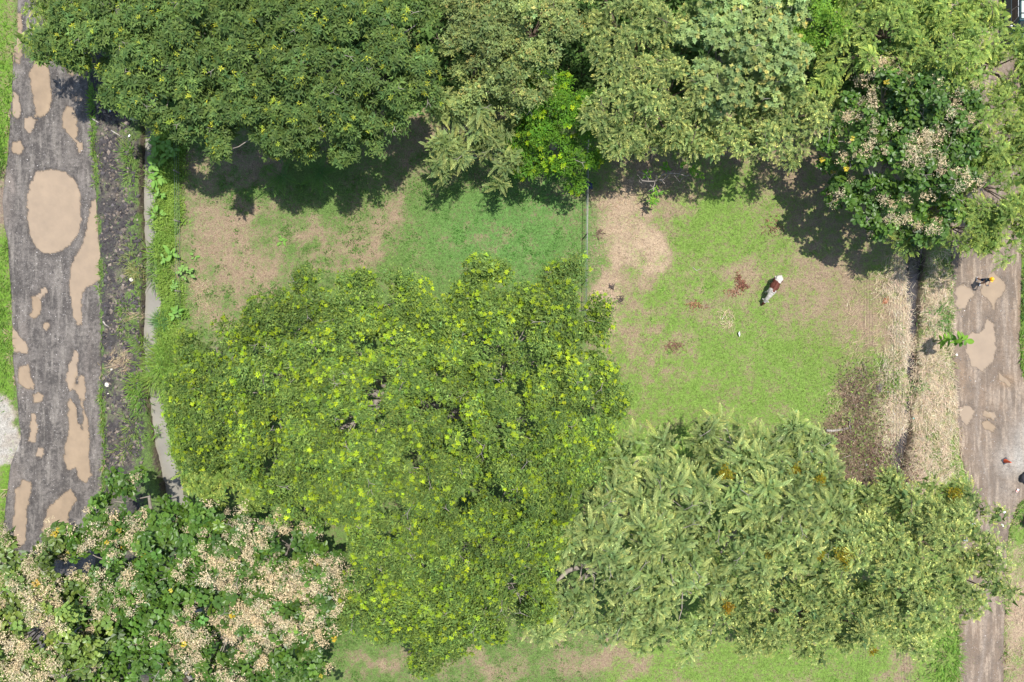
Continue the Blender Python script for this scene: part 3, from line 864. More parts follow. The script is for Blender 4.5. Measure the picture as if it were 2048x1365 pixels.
def tree(name, sp, lobes, label, cat='tree', base=None, gaps=(), pan=0.0, dens=1.0, tone=1.0, group=None, seed=None, sat=None, trunk_r=None, scale=1.0):
    s = SPEC[sp]; r = np.random.default_rng(seed if seed is not None else len(TREES) + 100)
    rc = s['rc'] * scale
    LOBE_LOG.append(list(lobes))
    E = [ellip(l) for l in lobes]
    clumps = []
    for i, (c, a, b) in enumerate(E):
        th = min(a, b) * s['flat'] * 1.5
        n = max(4, int(s['k'] * dens * a * b / rc ** 2))
        rr = np.sqrt(r.uniform(0, 1, n)) * 1.04; an = r.uniform(0, 2 * math.pi, n)
        wob = 1 + .10 * np.sin(3 * an + r.uniform(0, 6)) + .08 * np.sin(7 * an + r.uniform(0, 6))
        x = c[0] + a * rr * np.cos(an) * wob; y = c[1] + b * rr * np.sin(an) * wob
        z = c[2] - th * (1 - np.sqrt(np.clip(1 - .92 * np.clip(rr, 0, 1.04) ** 2, .02, 1))) + r.normal(0, .46, n)
        keep = np.ones(n, bool)
        for j, (c2, a2, b2) in enumerate(E):
            if j == i: continue
            q = ((x - c2[0]) / a2) ** 2 + ((y - c2[1]) / b2) ** 2
            th2 = min(a2, b2) * s['flat'] * 1.5
            zt = c2[2] - th2 * (1 - np.sqrt(np.clip(1 - .92 * q, 0, 1)))
            keep &= ~((q < .8) & (z < zt - 1.0))
        for g in gaps:
            k = S * H / (H - z); gx = 1024 + x * k; gy = 682.5 - y * k
            keep &= ((gx - g[0]) / (g[2] + 4)) ** 2 + ((gy - g[1]) / ((g[3] if len(g) > 3 else g[2]) + 4)) ** 2 > 1
        for q in np.nonzero(keep)[0]:
            clumps.append((x[q], y[q], z[q], i))
    CL = np.array([q[:3] for q in clumps]); n = len(CL)
    rcs = rc * r.uniform(.75, 1.25, n)
    Vs = []; Cs = []; V3 = []; C3 = []
    lobetone = {i: np.exp(r.normal(0, .07)) for i in range(len(lobes))}
    ctone = np.array([lobetone[q[3]] for q in clumps]) * np.exp(r.normal(0, .09, n)) * tone * 1.05
    for kind, cnt, c0, c1, scr, rad, mode in s['kinds']:
        if sat is not None:
            c0 = tuple(np.array(c0) * sat); c1 = tuple(np.array(c1) * sat)
        tpls = TPL[kind]
        per = r.poisson(cnt * (r.gamma(2.2, 1 / 2.2, n) if kind in ('yel', 'whorl', 'bigfrond') else 1.0), n)
        idx = np.repeat(np.arange(n), per)
        m_ = len(idx)
        d = r.normal(0, 1, (m_, 3)); d[:, 2] = np.abs(d[:, 2]) * 1.1 - .25
        d /= np.linalg.norm(d, axis=1)[:, None]
        ra = r.uniform(rad[0], rad[1], m_)
        pos = CL[idx] + d * (rcs[idx] * ra)[:, None] * np.array([1, 1, .85])
        if mode == 'up':
            N = d * .7 + np.array([0, 0, .9]) + r.normal(0, .22, (m_, 3)); Xd = r.normal(0, 1, (m_, 3))
        else:
            # sprays radiate from shared branch tips, so neighbours lie roughly alike
            N = d * .35 + np.array([0, 0, 1.0]) + r.normal(0, .2, (m_, 3))
            cd = r.normal(0, 1, (n, 3)); Xd = d * np.array([1, 1, .3]) + cd[idx] * .2 + r.normal(0, .45, (m_, 3)); Xd[:, 2] *= .3
        sc = r.uniform(scr[0], scr[1], m_) * scale
        kk = S * H / (H - pos[:, 2]); gx = 1024 + pos[:, 0] * kk; gy = 682.5 - pos[:, 1] * kk
        crack = np.abs(fbm(pos[:, 0] / 2.7, pos[:, 1] / 2.7, 300 + len(TREES), 3) - .5)
        cull = crack < s.get('crack', .02) * sstep(.42, .62, fbm(pos[:, 0] / 4 + 7, pos[:, 1] / 4, 400, 3))
        for g in gaps:
            cull |= ((gx - g[0]) / g[2]) ** 2 + ((gy - g[1]) / (g[3] if len(g) > 3 else g[2])) ** 2 < 1
        ok = ~cull
        idx, d, pos, N, Xd, sc = idx[ok], d[ok], pos[ok], N[ok], Xd[ok], sc[ok]; m_ = len(idx)
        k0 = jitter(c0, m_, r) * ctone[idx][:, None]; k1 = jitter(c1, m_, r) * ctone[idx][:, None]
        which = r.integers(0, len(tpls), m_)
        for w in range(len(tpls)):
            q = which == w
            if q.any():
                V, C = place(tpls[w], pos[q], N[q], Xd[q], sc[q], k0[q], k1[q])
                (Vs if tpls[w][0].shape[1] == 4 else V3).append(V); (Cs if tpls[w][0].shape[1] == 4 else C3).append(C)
    n4 = sum(map(len, Vs)) // 4; n3 = sum(map(len, V3)) // 3
    V = np.concatenate(Vs + V3); C = np.concatenate(Cs + C3)
    F = np.arange(n4 * 4, dtype=np.int32).reshape(-1, 4)
    tri_count[0] += n4 * 2 + n3
    cen = CL.mean(0)
    if base is None:
        base = W(np.mean([l[0] for l in lobes]), np.mean([l[1] for l in lobes]), np.mean([l[4] for l in lobes]) * .8)
    else:
        base = W(*base, 0)
    bz = float(ground_z(np.array([base[0]]), np.array([base[1]]))[0])
    root = empty(name, (float(base[0]), float(base[1]), bz))
    props(root, label, cat, group)
    off = np.array([base[0], base[1], bz])
    o = link('crown', arr_mesh('crown', V - off, F, s.get('mat', LEAF), col=C, n3=n3), root)
    # trunk, limbs and twigs as one tapering wooden part
    Q = QB(); TW = QB()
    zt = max(1.0, float(cen[2]) * .45)
    size = max(2.0, np.ptp(CL[:, 0]) + np.ptp(CL[:, 1])) / 2
    r0 = trunk_r or min(.55, .035 * size + .06)
    p0 = np.array([0, 0, -.3]); fork = np.array([r.normal(0, .3), r.normal(0, .3), zt])
    pts = [p0, p0 * .4 + fork * .15, fork * .5 + np.array([.06, -.05, 0]), fork]
    V, F = tube_arr(pts, [r0 * 1.35, r0, r0 * .85, r0 * .75], 10); Q.add(V, F)
    for i, (c, a, b) in enumerate(E):
        th = min(a, b) * s['flat'] * 1.5
        e = c - off - np.array([0, 0, th * .6 + 1.1])
        mid = fork * .45 + e * .55 + np.array([r.normal(0, .3), r.normal(0, .3), .35])
        fk = fork * .92 + np.array([0, 0, -.1])
        V, F = tube_arr([fk, fork * .8 + mid * .2 + np.array([0, 0, .1]), mid, e], [r0 * .5, r0 * .42, r0 * .3, r0 * .16 + .02], 6); Q.add(V, F)
        for q in range(n):
            if clumps[q][3] != i or r.uniform() > .33: continue
            t = CL[q] - off - np.array([0, 0, rcs[q] * .25])
            m2 = e * .45 + t * .55 + r.normal(0, .18, 3)
            V, F = tube_arr([e + (t - e) * -.03, m2, t], [.05, .035, .016], 4); TW.add(V, F)
    for q in range(n):      # bare forked twigs that show on top
        if r.uniform() > .16: continue
        a = r.uniform(0, 6.28); t0 = CL[q] - off + np.array([0, 0, rcs[q] * .45])
        d = np.array([math.cos(a), math.sin(a), .12])
        t1 = t0 + d * r.uniform(.25, .6) + np.array([0, 0, .15])
        V, F = tube_arr([t0 - d * .3 - np.array([0, 0, .3]), t0, t1], [.028, .024, .016], 4); TW.add(V, F)
        for sg in (-1, 1):
            a2 = a + sg * r.uniform(.4, .8)
            t2 = t1 + np.array([math.cos(a2), math.sin(a2), .15]) * r.uniform(.2, .4)
            V, F = tube_arr([t1 - d * .02, (t1 + t2) / 2 + r.normal(0, .03, 3), t2], [.016, .013, .008], 4); TW.add(V, F)
    wood = Q.obj('trunk', s['bark'], root, True)
    if TW.n:
        props(TW.obj('twig', s['bark'], root, True), kind='stuff')
    tri_count[0] += 2 * sum(len(f) for f in Q.F)
    if pan:
        # flower heads stand on top of the crown, gathered in patches
        pat = vnoise(CL[:, 0] / 1.9, CL[:, 1] / 1.9, 13 + len(TREES))
        cnt = r.poisson(pan * np.clip(pat * 2.2 - .35, 0, 2))
        idx = np.repeat(np.arange(n), cnt); m_ = len(idx)
        d = r.normal(0, 1, (m_, 3)); d[:, 2] = np.abs(d[:, 2]) + .5; d /= np.linalg.norm(d, axis=1)[:, None]
        pos = CL[idx] + d * (rcs[idx] * 1.0)[:, None] * np.array([1, 1, .75])
        N = d * .5 + np.array([0, 0, 1.0]); sc = r.uniform(.6, 1.15, m_)
        k0 = jitter(s['pan'], m_, r, .12, .05) * .72; k1 = jitter(s['pan'], m_, r, .12, .05) * 1.35
        which = r.integers(0, 4, m_); Vs = []; Cs = []
        for w in range(4):
            q = which == w
            if q.any():
                V, C = place(TPL['pan'][w], pos[q], N[q], r.normal(0, 1, (int(q.sum()), 3)), sc[q], k0[q], k1[q]); Vs.append(V); Cs.append(C)
        V = np.concatenate(Vs); F = np.arange(len(V), dtype=np.int32).reshape(-1, 4)
        b = link('blossom', arr_mesh('blossom', V - off, F, DRY, col=np.concatenate(Cs)), root)
        b['label'] = 'dry beige flower heads standing on top of the crown'
        tri_count[0] += len(F) * 2
    TREES.append(root)
    return root


# ------------------------------------------------------------------ the trees
tree('rain_tree', 'dark', [(170, 60, 100, 75, 8), (300, 120, 125, 105, 10), (240, 20, 150, 70, 9), (390, 195, 105, 75, 9.3), (420, 40, 110, 90, 10.5), (265, 175, 70, 55, 8), (300, -70, 160, 70, 9.5)],
     'dark green spreading tree reaching over the top of the puddled gravel road', tone=1.0, sat=(1.08, 1.0, .8))
tree('rain_tree', 'dark', [(560, 100, 150, 120, 11), (700, 110, 140, 120, 11), (520, 235, 120, 70, 9.5), (640, 225, 120, 75, 9.5), (770, 180, 85, 85, 9.3), (600, 10, 180, 70, 11), (780, 50, 90, 90, 10), (560, 272, 80, 28, 8.2), (650, -90, 190, 70, 10)],
     'wide dark green tree casting shade on the brown pasture, grey twigs on top', tone=1.0, sat=(1.08, 1.0, .8), gaps=[(522, 48, 12, 16), (725, 95, 14, 18), (550, 185, 10, 8), (640, 30, 8, 14)])
CENTRE_GAPS = [(770, 760, 12, 22), (860, 815, 32, 12), (905, 825, 14, 16), (878, 750, 8, 14), (650, 590, 22, 7), (755, 690, 14, 10), (780, 1015, 40, 12), (650, 1090, 26, 34), (1170, 690, 22, 12), (520, 700, 9, 16), (610, 720, 14, 7), (680, 680, 8, 12), (930, 870, 8, 22), (920, 1020, 12, 30), (545, 855, 9, 16), (1055, 660, 20, 6), (1060, 700, 6, 16), (1110, 652, 22, 7), (1045, 800, 6, 24), (630, 940, 18, 8), (720, 930, 24, 6), (820, 905, 16, 8)]
tree('rain_tree', 'rain', [(425, 745, 100, 85, 7.8), (405, 840, 88, 85, 8.3), (600, 640, 105, 85, 8.8), (740, 615, 120, 65, 8.5), (550, 790, 120, 105, 9.6), (960, 580, 62, 62, 8.6), (1100, 625, 115, 80, 9.6), (1010, 715, 165, 120, 10.6), (850, 715, 130, 110, 10.4), (690, 740, 110, 90, 10.0), (700, 840, 150, 110, 11), (1000, 860, 160, 110, 11), (1140, 810, 105, 105, 9.6), (545, 900, 100, 85, 9.4), (755, 950, 170, 105, 10.6), (1020, 975, 140, 100, 10.5), (1140, 915, 80, 80, 9.4), (620, 985, 80, 60, 9), (690, 1050, 60, 45, 8.4), (1165, 665, 66, 60, 8.8)],
     'huge yellow green spreading tree filling the middle of the pasture', tone=1.25, gaps=CENTRE_GAPS, base=(830, 800))
tree('rain_tree', 'rain', [(820, 1105, 140, 95, 9.3), (960, 1110, 140, 95, 9.6), (760, 1210, 85, 80, 8.3), (880, 1225, 125, 80, 8.8), (1000, 1190, 105, 85, 8.8), (880, 1305, 75, 40, 7.3), (1080, 1060, 60, 80, 8.8)],
     'smaller yellow green tree between the beige flowering teak and the pale feathery tree', tone=1.2, gaps=[(650, 1090, 26, 34), (780, 1015, 40, 12), (930, 1090, 14, 10), (850, 1130, 8, 14)])

tree('teak_tree', 'teak', [(560, 1110, 85, 75, 8.5), (605, 1200, 85, 85, 8.5), (470, 1080, 80, 60, 8.8), (470, 1180, 105, 95, 9.4), (575, 1290, 95, 80, 8.2), (430, 1290, 120, 100, 9.2), (520, 1390, 130, 60, 8), (510, 1230, 90, 80, 8.6), (640, 1140, 50, 60, 8)],
     'teak with the thickest beige flower heads, touching the yellow green trees', pan=2.3)
tree('teak_tree', 'teak', [(270, 1005, 80, 55, 8.5), (190, 1065, 115, 55, 9.5), (330, 1100, 110, 95, 9.8), (200, 1150, 120, 80, 10.3), (300, 1230, 120, 100, 10), (230, 1330, 140, 90, 10), (230, 1210, 120, 90, 9.8), (350, 1040, 60, 50, 8.4), (310, 1330, 100, 80, 9)],
     'dark glossy teak leaning over the puddled road and the ditch mouth', pan=1.0)
tree('teak_tree', 'teak', [(60, 1170, 85, 75, 11.5), (50, 1270, 120, 100, 12), (110, 1345, 110, 80, 11.5), (-40, 1230, 90, 120, 11), (20, 1360, 110, 80, 11)],
     'tallest greyish teak in the lower corner, hiding the end of the gravel road', pan=2.6, sat=(1.9, 1.4, 2.0))
tree('feathery_tree', 'lime', [(430, 940, 72, 52, 4.8), (465, 985, 55, 40, 4.5), (395, 965, 40, 35, 3.9)], 'small light green feathery tree squeezed between teak and big yellow green crown')
tree('feathery_tree', 'lime', [(105, 45, 66, 60, 6), (90, -30, 70, 60, 6), (135, 100, 30, 30, 5.2)], 'pale feathery tree at the very top of the gravel road')

tree('feathery_tree', 'pale', [(1285, 930, 78, 62, 8.5), (1200, 1000, 85, 75, 8.5), (1330, 1000, 85, 85, 9.2), (1240, 1080, 115, 85, 9.6), (1170, 1150, 95, 75, 8.2), (1330, 1120, 105, 85, 8.8), (1120, 1215, 85, 60, 6.6), (1075, 1225, 50, 45, 6), (1150, 1090, 60, 60, 7.8), (1255, 1215, 105, 70, 7.2), (1380, 1200, 85, 80, 7.2), (1330, 1285, 75, 38, 5.6)],
     'pale green tree with the longest feathery leaves, next to the big yellow green crown', tone=1.05, gaps=[(1165, 1092, 10, 8), (1390, 1205, 16, 16), (1375, 990, 8, 20)])
tree('feathery_tree', 'pale', [(1480, 895, 95, 55, 7.5), (1580, 915, 95, 62, 8), (1480, 985, 105, 75, 9), (1610, 1005, 95, 85, 9.2), (1540, 1085, 105, 85, 9.2), (1655, 1075, 75, 75, 8.6), (1460, 1125, 75, 75, 7.8)],
     'pale feathery tree whose top stands against the mown grass, orange mistletoe in it', gaps=[(1400, 940, 10, 24), (1560, 960, 12, 8)])
tree('feathery_tree', 'palefine', [(1770, 1020, 100, 62, 8), (1890, 1005, 65, 55, 7.2), (1850, 1095, 105, 85, 8.8), (1955, 1080, 60, 75, 7.2), (1960, 1175, 58, 68, 6.8), (1750, 1115, 95, 85, 8.8), (1860, 1195, 105, 75, 7.8)],
     'fine-leaved pale tree overhanging the brown dirt road', gaps=[(1800, 1190, 20, 14), (1670, 1115, 10, 8), (1945, 1052, 7, 6), (1925, 1083, 9, 7), (1950, 1160, 14, 12)])
tree('feathery_tree', 'palefine', [(1560, 1215, 115, 65, 7.2), (1700, 1225, 115, 65, 7.2), (1830, 1275, 65, 38, 6), (1480, 1260, 75, 48, 6.2), (1620, 1280, 95, 36, 5.6)],
     'lower fine-leaved pale tree along the bottom strip of grass', gaps=[(1600, 1230, 12, 12)])

tree('broadleaf_tree', 'olive', [(955, 55, 95, 75, 9), (1065, 45, 95, 85, 9.4), (1020, 135, 85, 65, 8.4), (935, 145, 48, 58, 7.4), (1000, -60, 130, 70, 9)], 'olive brown tree at the top between dark green crown and pale feathery trees', gaps=[(870, 75, 16, 40), (1150, 120, 12, 16)])
tree('feathery_tree', 'pale', [(930, 225, 72, 50, 6.5), (900, 290, 52, 58, 5.4), (975, 300, 58, 62, 5.4)], 'pale feathery tree hanging over green grass beside the dark shade', scale=.85)
tree('broadleaf_tree', 'bright', [(1115, 215, 78, 62, 6.5), (1080, 285, 62, 62, 5.2), (1145, 280, 48, 75, 5.2)], 'vivid green tree in shade right at the wire fence')
tree('feathery_tree', 'palefine', [(1285, 55, 105, 80, 9), (1250, 170, 82, 85, 8.5), (1340, 180, 85, 75, 8.5), (1255, 272, 74, 54, 7), (1355, 268, 76, 44, 6.5), (1210, -50, 120, 60, 8.5)], 'pale speckled tree above the bare twisted branches', gaps=[(1345, 160, 10, 14), (1155, 120, 12, 16), (1340, 190, 10, 10)])
tree('broadleaf_tree', 'whorl', [(1450, 55, 95, 75, 9.5), (1545, 105, 75, 85, 9.5), (1470, 145, 85, 65, 9), (1520, 0, 90, 60, 9.4), (1480, -70, 110, 60, 9)], 'blue green tree with star-like leaf whorls at the top')
tree('feathery_tree', 'palefine', [(1470, 255, 88, 55, 7.2), (1570, 230, 75, 65, 7.6), (1540, 285, 66, 44, 6.2), (1635, 215, 48, 48, 7)], 'pale tree below the blue green one, edging the dark shade')
tree('broadleaf_tree', 'brightfine', [(1640, 40, 82, 62, 8), (1630, -40, 90, 50, 8)], 'small bright grass green crown at the top edge')
tree('feathery_tree', 'lime', [(1710, 115, 85, 65, 8), (1800, 50, 105, 70, 9), (1895, 85, 80, 75, 9), (1660, 140, 45, 40, 7.5), (1830, 130, 60, 40, 8), (1820, -50, 140, 60, 9)], 'yellow green feathery tree behind the teak at the top', gaps=[(1595, 65, 14, 8), (1755, 95, 8, 8)])
tree('feathery_tree', 'lime', [(1955, 110, 62, 75, 8), (2030, 112, 46, 50, 7.5), (1950, 40, 55, 50, 8), (2050, 165, 50, 40, 7)], 'yellow tipped feathery tree beside the parked van')
tree('teak_tree', 'teak', [(1795, 180, 80, 70, 8.2), (1880, 220, 90, 80, 8.6), (1750, 285, 90, 70, 7.4), (1850, 325, 110, 90, 8.2), (1760, 385, 80, 80, 6.6), (1835, 420, 80, 65, 6.6), (1915, 320, 55, 90, 8.2)], 'flowering teak above the grazing cow, near the dirt road', pan=1.3)
tree('feathery_tree', 'lime', [(1995, 245, 75, 72, 8), (2005, 360, 75, 85, 7.8), (1930, 445, 78, 58, 6.8), (2010, 465, 55, 48, 6.2), (1870, 478, 55, 26, 5.2), (1810, 475, 40, 24, 4.8), (2100, 300, 70, 150, 8)], 'light green tree between the flowering teak and the dirt road', tone=.92)
import sys
sys.stderr.write('TREE TRIS %d\n' % tri_count[0])

# ------------------------------------------------------------------ ground cover
ALL_LOBES = []


def open_sky(px, py, shrink=.8):
    """False where a crown hides the spot from above"""
    ok = np.ones(px.shape, bool)
    for l in ALL_LOBES:
        ok &= ((px - l[0]) / (l[2] * shrink)) ** 2 + ((py - l[1]) / (l[3] * shrink)) ** 2 > 1
    return ok


for call in LOBE_LOG:
    ALL_LOBES += call


def scatter(n, x0, x1, y0, y1, r):
    px = r.uniform(x0, x1, n); py = r.uniform(y0, y1, n)
    return px, py


def on_ground(px, py, dz=0.0):
    x = (px - 1024) / S; y = (682.5 - py) / S
    return np.stack([x, y, ground_z(x, y) + dz], 1)


def blade_tris(base, ang, lean, L, w, bend=.3):
    """curved blade as one quad-ish pair of triangles: root to tip"""
    d = np.stack([np.cos(ang) * np.sin(lean), np.sin(ang) * np.sin(lean), np.cos(lean)], 1)
    s = np.stack([-np.sin(ang), np.cos(ang), 0 * ang], 1)
    a = base - s * (w / 2)[:, None]; b = base + s * (w / 2)[:, None]
    tip = base + d * L[:, None]
    return np.stack([a, b, tip], 1)


def tri_obj(name, T, C, mt, label, cat):
    V = T.reshape(-1, 3); Cc = np.repeat(C, 3, 0)
    me = arr_mesh(name, V, np.zeros((0, 4), np.int32), mt, col=Cc, n3=len(T))
    return props(link(name, me), label, cat, kind='stuff')


r = np.random.default_rng(301)
# short turf
px, py = scatter(150000, -10, 2058, -5, 1372, r)
gm, gc, dc, stm, brm, bkm, vgm = ground_masks(px, py)
inroad = np.maximum(road_in(px, py, ROAD_L), road_in(px, py, ROAD_R)) > -1
inch = np.maximum(chan(px, py, DITCH), chan(px, py, STREAM)) > -2
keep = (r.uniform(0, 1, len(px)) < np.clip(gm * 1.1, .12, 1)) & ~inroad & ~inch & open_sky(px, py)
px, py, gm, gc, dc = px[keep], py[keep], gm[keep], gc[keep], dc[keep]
n = len(px); B = on_ground(px, py)
T = []; C = []
isg = r.uniform(0, 1, n) < np.clip(gm * 1.3, .15, 1)
base_c = np.where(isg[:, None], gc, dc * 1.15)
for k in range(2):
    T.append(blade_tris(B + r.normal(0, .03, (n, 3)) * (1, 1, 0), r.uniform(0, 6.28, n), r.uniform(.5, 1.25, n), r.uniform(.06, .15, n), r.uniform(.02, .042, n)))
    C.append(np.clip(base_c * np.exp(r.normal(.03, .17, (n, 1))) * (1 + r.normal(0, .09, (n, 3))), 0, .8))
tri_obj('grass', np.concatenate(T), np.concatenate(C), LEAF, 'short green and browning turf of the pasture', 'grass')

# leafy weeds in patches of the pasture
px, py = scatter(26000, 380, 1780, 250, 1372, r)
gm, gc, dc, stm, brm, bkm, vgm = ground_masks(px, py)
pat = fbm(px / 34, py / 34, 61)
dens = np.where(px < 1175, sstep(.5, .68, pat) * .9 + .05, sstep(.6, .75, pat) * .22)
keep = (r.uniform(0, 1, len(px)) < dens * np.clip(gm * 1.2, 0, 1)) & open_sky(px, py) & (road_in(px, py, ROAD_R) < -4)
px, py, gc = px[keep], py[keep], gc[keep]
n = len(px); B = on_ground(px, py, .05)
V3 = []; C3 = []
wh = r.integers(0, 6, n); c0 = gc * np.array([.82, 1.0, .75]) * np.exp(r.normal(0, .15, (n, 1)))
for w in range(6):
    q = wh == w
    V, Cc = place(TPL['fine'][w], B[q], np.array([[0, 0, 1.0]]) + r.normal(0, .25, (q.sum(), 3)), r.normal(0, 1, (q.sum(), 3)), r.uniform(.4, .85, q.sum()), c0[q], c0[q] * 1.35)
    V3.append(V); C3.append(Cc)
V = np.concatenate(V3); Cc = np.concatenate(C3)
props(link('weeds', arr_mesh('weeds', V, np.zeros((0, 4), np.int32), LEAF, col=Cc, n3=len(V) // 3)), 'low leafy weeds spreading in patches over the pasture', 'weeds', kind='stuff')

# lush growth on the ditch verge and shrubs under the wood
V3 = []; C3 = []
px, py = scatter(5200, 296, 378, 225, 1010, r)
vgm = ground_masks(px, py)[6]
keep = (r.uniform(0, 1, len(px)) < vgm * (.25 + .9 * sstep(.4, .6, fbm(px / 25, py / 25, 71))))
px, py = px[keep], py[keep]; n = len(px); B = on_ground(px, py); B[:, 2] += r.uniform(.02, .28, n)
wh = r.integers(0, 6, n); hue = fbm(px / 20, py / 20, 72)[:, None]
c0 = np.array([[.12, .235, .035]]) * (1 - hue) + np.array([[.21, .28, .05]]) * hue; c0 = c0 * np.exp(r.normal(0, .15, (n, 1)))
for w in range(6):
    q = wh == w
    V, Cc = place(TPL['fine'][w], B[q], np.array([[0, 0, 1.0]]) + r.normal(0, .3, (q.sum(), 3)), r.normal(0, 1, (q.sum(), 3)), r.uniform(.6, 1.1, q.sum()), c0[q], c0[q] * 1.4)
    V3.append(V); C3.append(Cc)
V = np.concatenate(V3); Cc = np.concatenate(C3)
props(link('verge_weeds', arr_mesh('verge_weeds', V, np.zeros((0, 4), np.int32), LEAF, col=Cc, n3=len(V) // 3)), 'lush yellow green weeds crowding the far edge of the ditch', 'weeds', kind='stuff')
V3 = []; C3 = []
px, py = scatter(5200, 300, 2060, -60, 215, r)
keep = (road_in(px, py, ROAD_R) < 0) & ~((px > 1985) & (py < 80)) & (chan(px, py, DITCH) < -4)
px, py = px[keep], py[keep]; n = len(px); B = on_ground(px, py); B[:, 2] += r.uniform(.2, 2.2, n) * sstep(230, 120, py)
wh = r.integers(0, 4, n); c0 = np.array([[.075, .135, .03]]) * np.exp(r.normal(0, .25, (n, 1)))
for w in range(4):
    q = wh == w
    V, Cc = place(TPL['fill'][w], B[q], np.array([[0, 0, 1.0]]) + r.normal(0, .3, (q.sum(), 3)), r.normal(0, 1, (q.sum(), 3)), r.uniform(.6, 1.0, q.sum()), c0[q], c0[q] * 1.4)
    V3.append(V); C3.append(Cc)
V = np.concatenate(V3); Cc = np.concatenate(C3)
props(link('undergrowth', arr_mesh('undergrowth', V, np.zeros((0, 4), np.int32), LEAF, col=Cc, n3=len(V) // 3)), 'dark undergrowth filling the gaps between the trees at the top', 'undergrowth', kind='stuff')


# tall grass: arching blades in tufts, each two triangles long
def tall(cx, cy, n, sx, sy, L, col, r, w=(.03, .05), lean=(.5, 1.25), spread=True):
    px = r.normal(cx, sx, n); py = r.normal(cy, sy, n)
    B = on_ground(px, py); B[:, 2] = np.maximum(B[:, 2], -.45)
    if spread:
        ang = np.arctan2(-(py - cy), px - cx) + r.normal(0, .6, n)
    else:
        ang = r.uniform(0, 6.28, n)
    le = r.uniform(lean[0], lean[1], n); ll = r.uniform(L * .6, L * 1.2, n); ww = r.uniform(w[0], w[1], n)
    d = np.stack([np.cos(ang) * np.sin(le * .7), np.sin(ang) * np.sin(le * .7), np.cos(le * .7)], 1)
    s = np.stack([-np.sin(ang), np.cos(ang), 0 * ang], 1) * (ww / 2)[:, None]
    mid = B + d * (ll * .5)[:, None]
    d2 = np.stack([np.cos(ang) * np.sin(le * 1.25), np.sin(ang) * np.sin(le * 1.25), np.cos(le * 1.25)], 1)
    tip = mid + d2 * (ll * .5)[:, None]
    T = np.concatenate([np.stack([B - s, B + s, mid + s], 1), np.stack([B - s, mid + s, mid - s], 1), np.stack([mid - s, mid + s, tip], 1)])
    c = np.array(col) * np.exp(r.normal(0, .2, (n, 1))) * (1 + r.normal(0, .08, (n, 3)))
    return T, np.tile(np.clip(c, 0, .8), (3, 1))


T = []; C = []
for cx, cy, n, sx, sy, L, col in [(318, 735, 420, 16, 16, .9, (.2, .31, .06)), (305, 760, 260, 14, 10, .9, (.22, .32, .07)), (320, 705, 220, 10, 12, .7, (.19, .3, .05)), (318, 645, 150, 7, 8, .8, (.13, .25, .075)), (310, 505, 160, 9, 10, .8, (.16, .27, .05)), (308, 545, 150, 7, 14, .8, (.15, .25, .06)),
                              (305, 430, 100, 6, 16, .6, (.15, .26, .05)), (280, 690, 90, 8, 8, .5, (.17, .28, .05)), (272, 770, 150, 8, 14, .6, (.18, .29, .05)), (280, 800, 140, 8, 12, .6, (.15, .27, .05)), (262, 300, 90, 10, 16, .5, (.2, .27, .07)), (265, 345, 110, 10, 14, .5, (.17, .27, .06)), (258, 310, 80, 6, 8, .5, (.13, .25, .05)),
                              (188, 205, 150, 5, 16, .3, (.16, .29, .04)), (184, 262, 150, 5, 16, .3, (.16, .29, .04)), (192, 330, 110, 6, 18, .3, (.2, .27, .06)), (250, 615, 70, 6, 7, .35, (.16, .27, .05)), (205, 805, 130, 4, 26, .3, (.17, .28, .05)), (203, 860, 120, 4, 26, .3, (.19, .28, .05)), (208, 900, 120, 5, 26, .3, (.17, .28, .05)), (265, 855, 130, 10, 20, .45, (.19, .28, .06)), (252, 900, 80, 10, 10, .45, (.2, .28, .07)), (305, 865, 60, 6, 6, .5, (.16, .28, .05)), (302, 250, 70, 5, 14, .6, (.2, .3, .06)), (300, 360, 60, 5, 14, .5, (.2, .3, .06)), (248, 650, 100, 8, 18, .4, (.2, .27, .07)), (262, 520, 120, 10, 20, .4, (.24, .28, .1)), (275, 545, 120, 8, 10, .5, (.3, .31, .12)),
                              (1870, 635, 180, 10, 12, .6, (.12, .26, .06)), (1835, 772, 110, 7, 5, .6, (.13, .27, .06)), (1770, 750, 160, 12, 16, .35, (.16, .28, .05)), (1900, 560, 180, 4, 25, .4, (.16, .29, .05)), (1898, 620, 150, 4, 30, .4, (.15, .28, .06)), (1900, 720, 130, 5, 26, .4, (.17, .28, .07)), (1870, 545, 90, 12, 10, .4, (.15, .25, .06)), (1895, 950, 160, 14, 16, .4, (.2, .28, .08)), (1850, 905, 90, 10, 12, .4, (.19, .27, .08)),
                              (2044, 700, 160, 4, 30, .4, (.16, .28, .05)), (2046, 590, 120, 3, 26, .5, (.1, .2, .05)), (2040, 1020, 100, 6, 14, .4, (.14, .27, .05)), (1900, 1320, 700, 26, 40, .55, (.17, .31, .05)), (6, 600, 300, 7, 60, .35, (.15, .27, .04)), (8, 180, 350, 8, 90, .35, (.16, .28, .04)), (10, 700, 250, 8, 50, .35, (.16, .26, .05)), (2, 320, 160, 5, 20, .4, (.1, .2, .03))]:
    a, b = tall(cx, cy, n, sx, sy, L, col, r)
    T.append(a); C.append(b)
for k in range(330):        # ragged tufts creeping over the road edges
    py_ = r.uniform(0, 1365); left = r.uniform() < .5
    tab = ROAD_L if left else ROAD_R; sd_ = 1 if r.uniform() < .5 else 2
    px_ = float(road_x(tab, py_, sd_)) + r.normal(0, 4.5)
    if (left and ((sd_ == 1 and 335 < py_ < 470) or (sd_ == 1 and 790 < py_ < 940))) or (not left and sd_ == 2 and 840 < py_ < 1000): continue
    dryt = (not left and sd_ == 1 and r.uniform() < .6) or r.uniform() < .2
    a, b = tall(px_, py_, int(r.integers(8, 26)), 3, 6, r.uniform(.2, .5), (.4, .33, .2) if dryt else (.16, .26, .05), r)
    T.append(a); C.append(b)
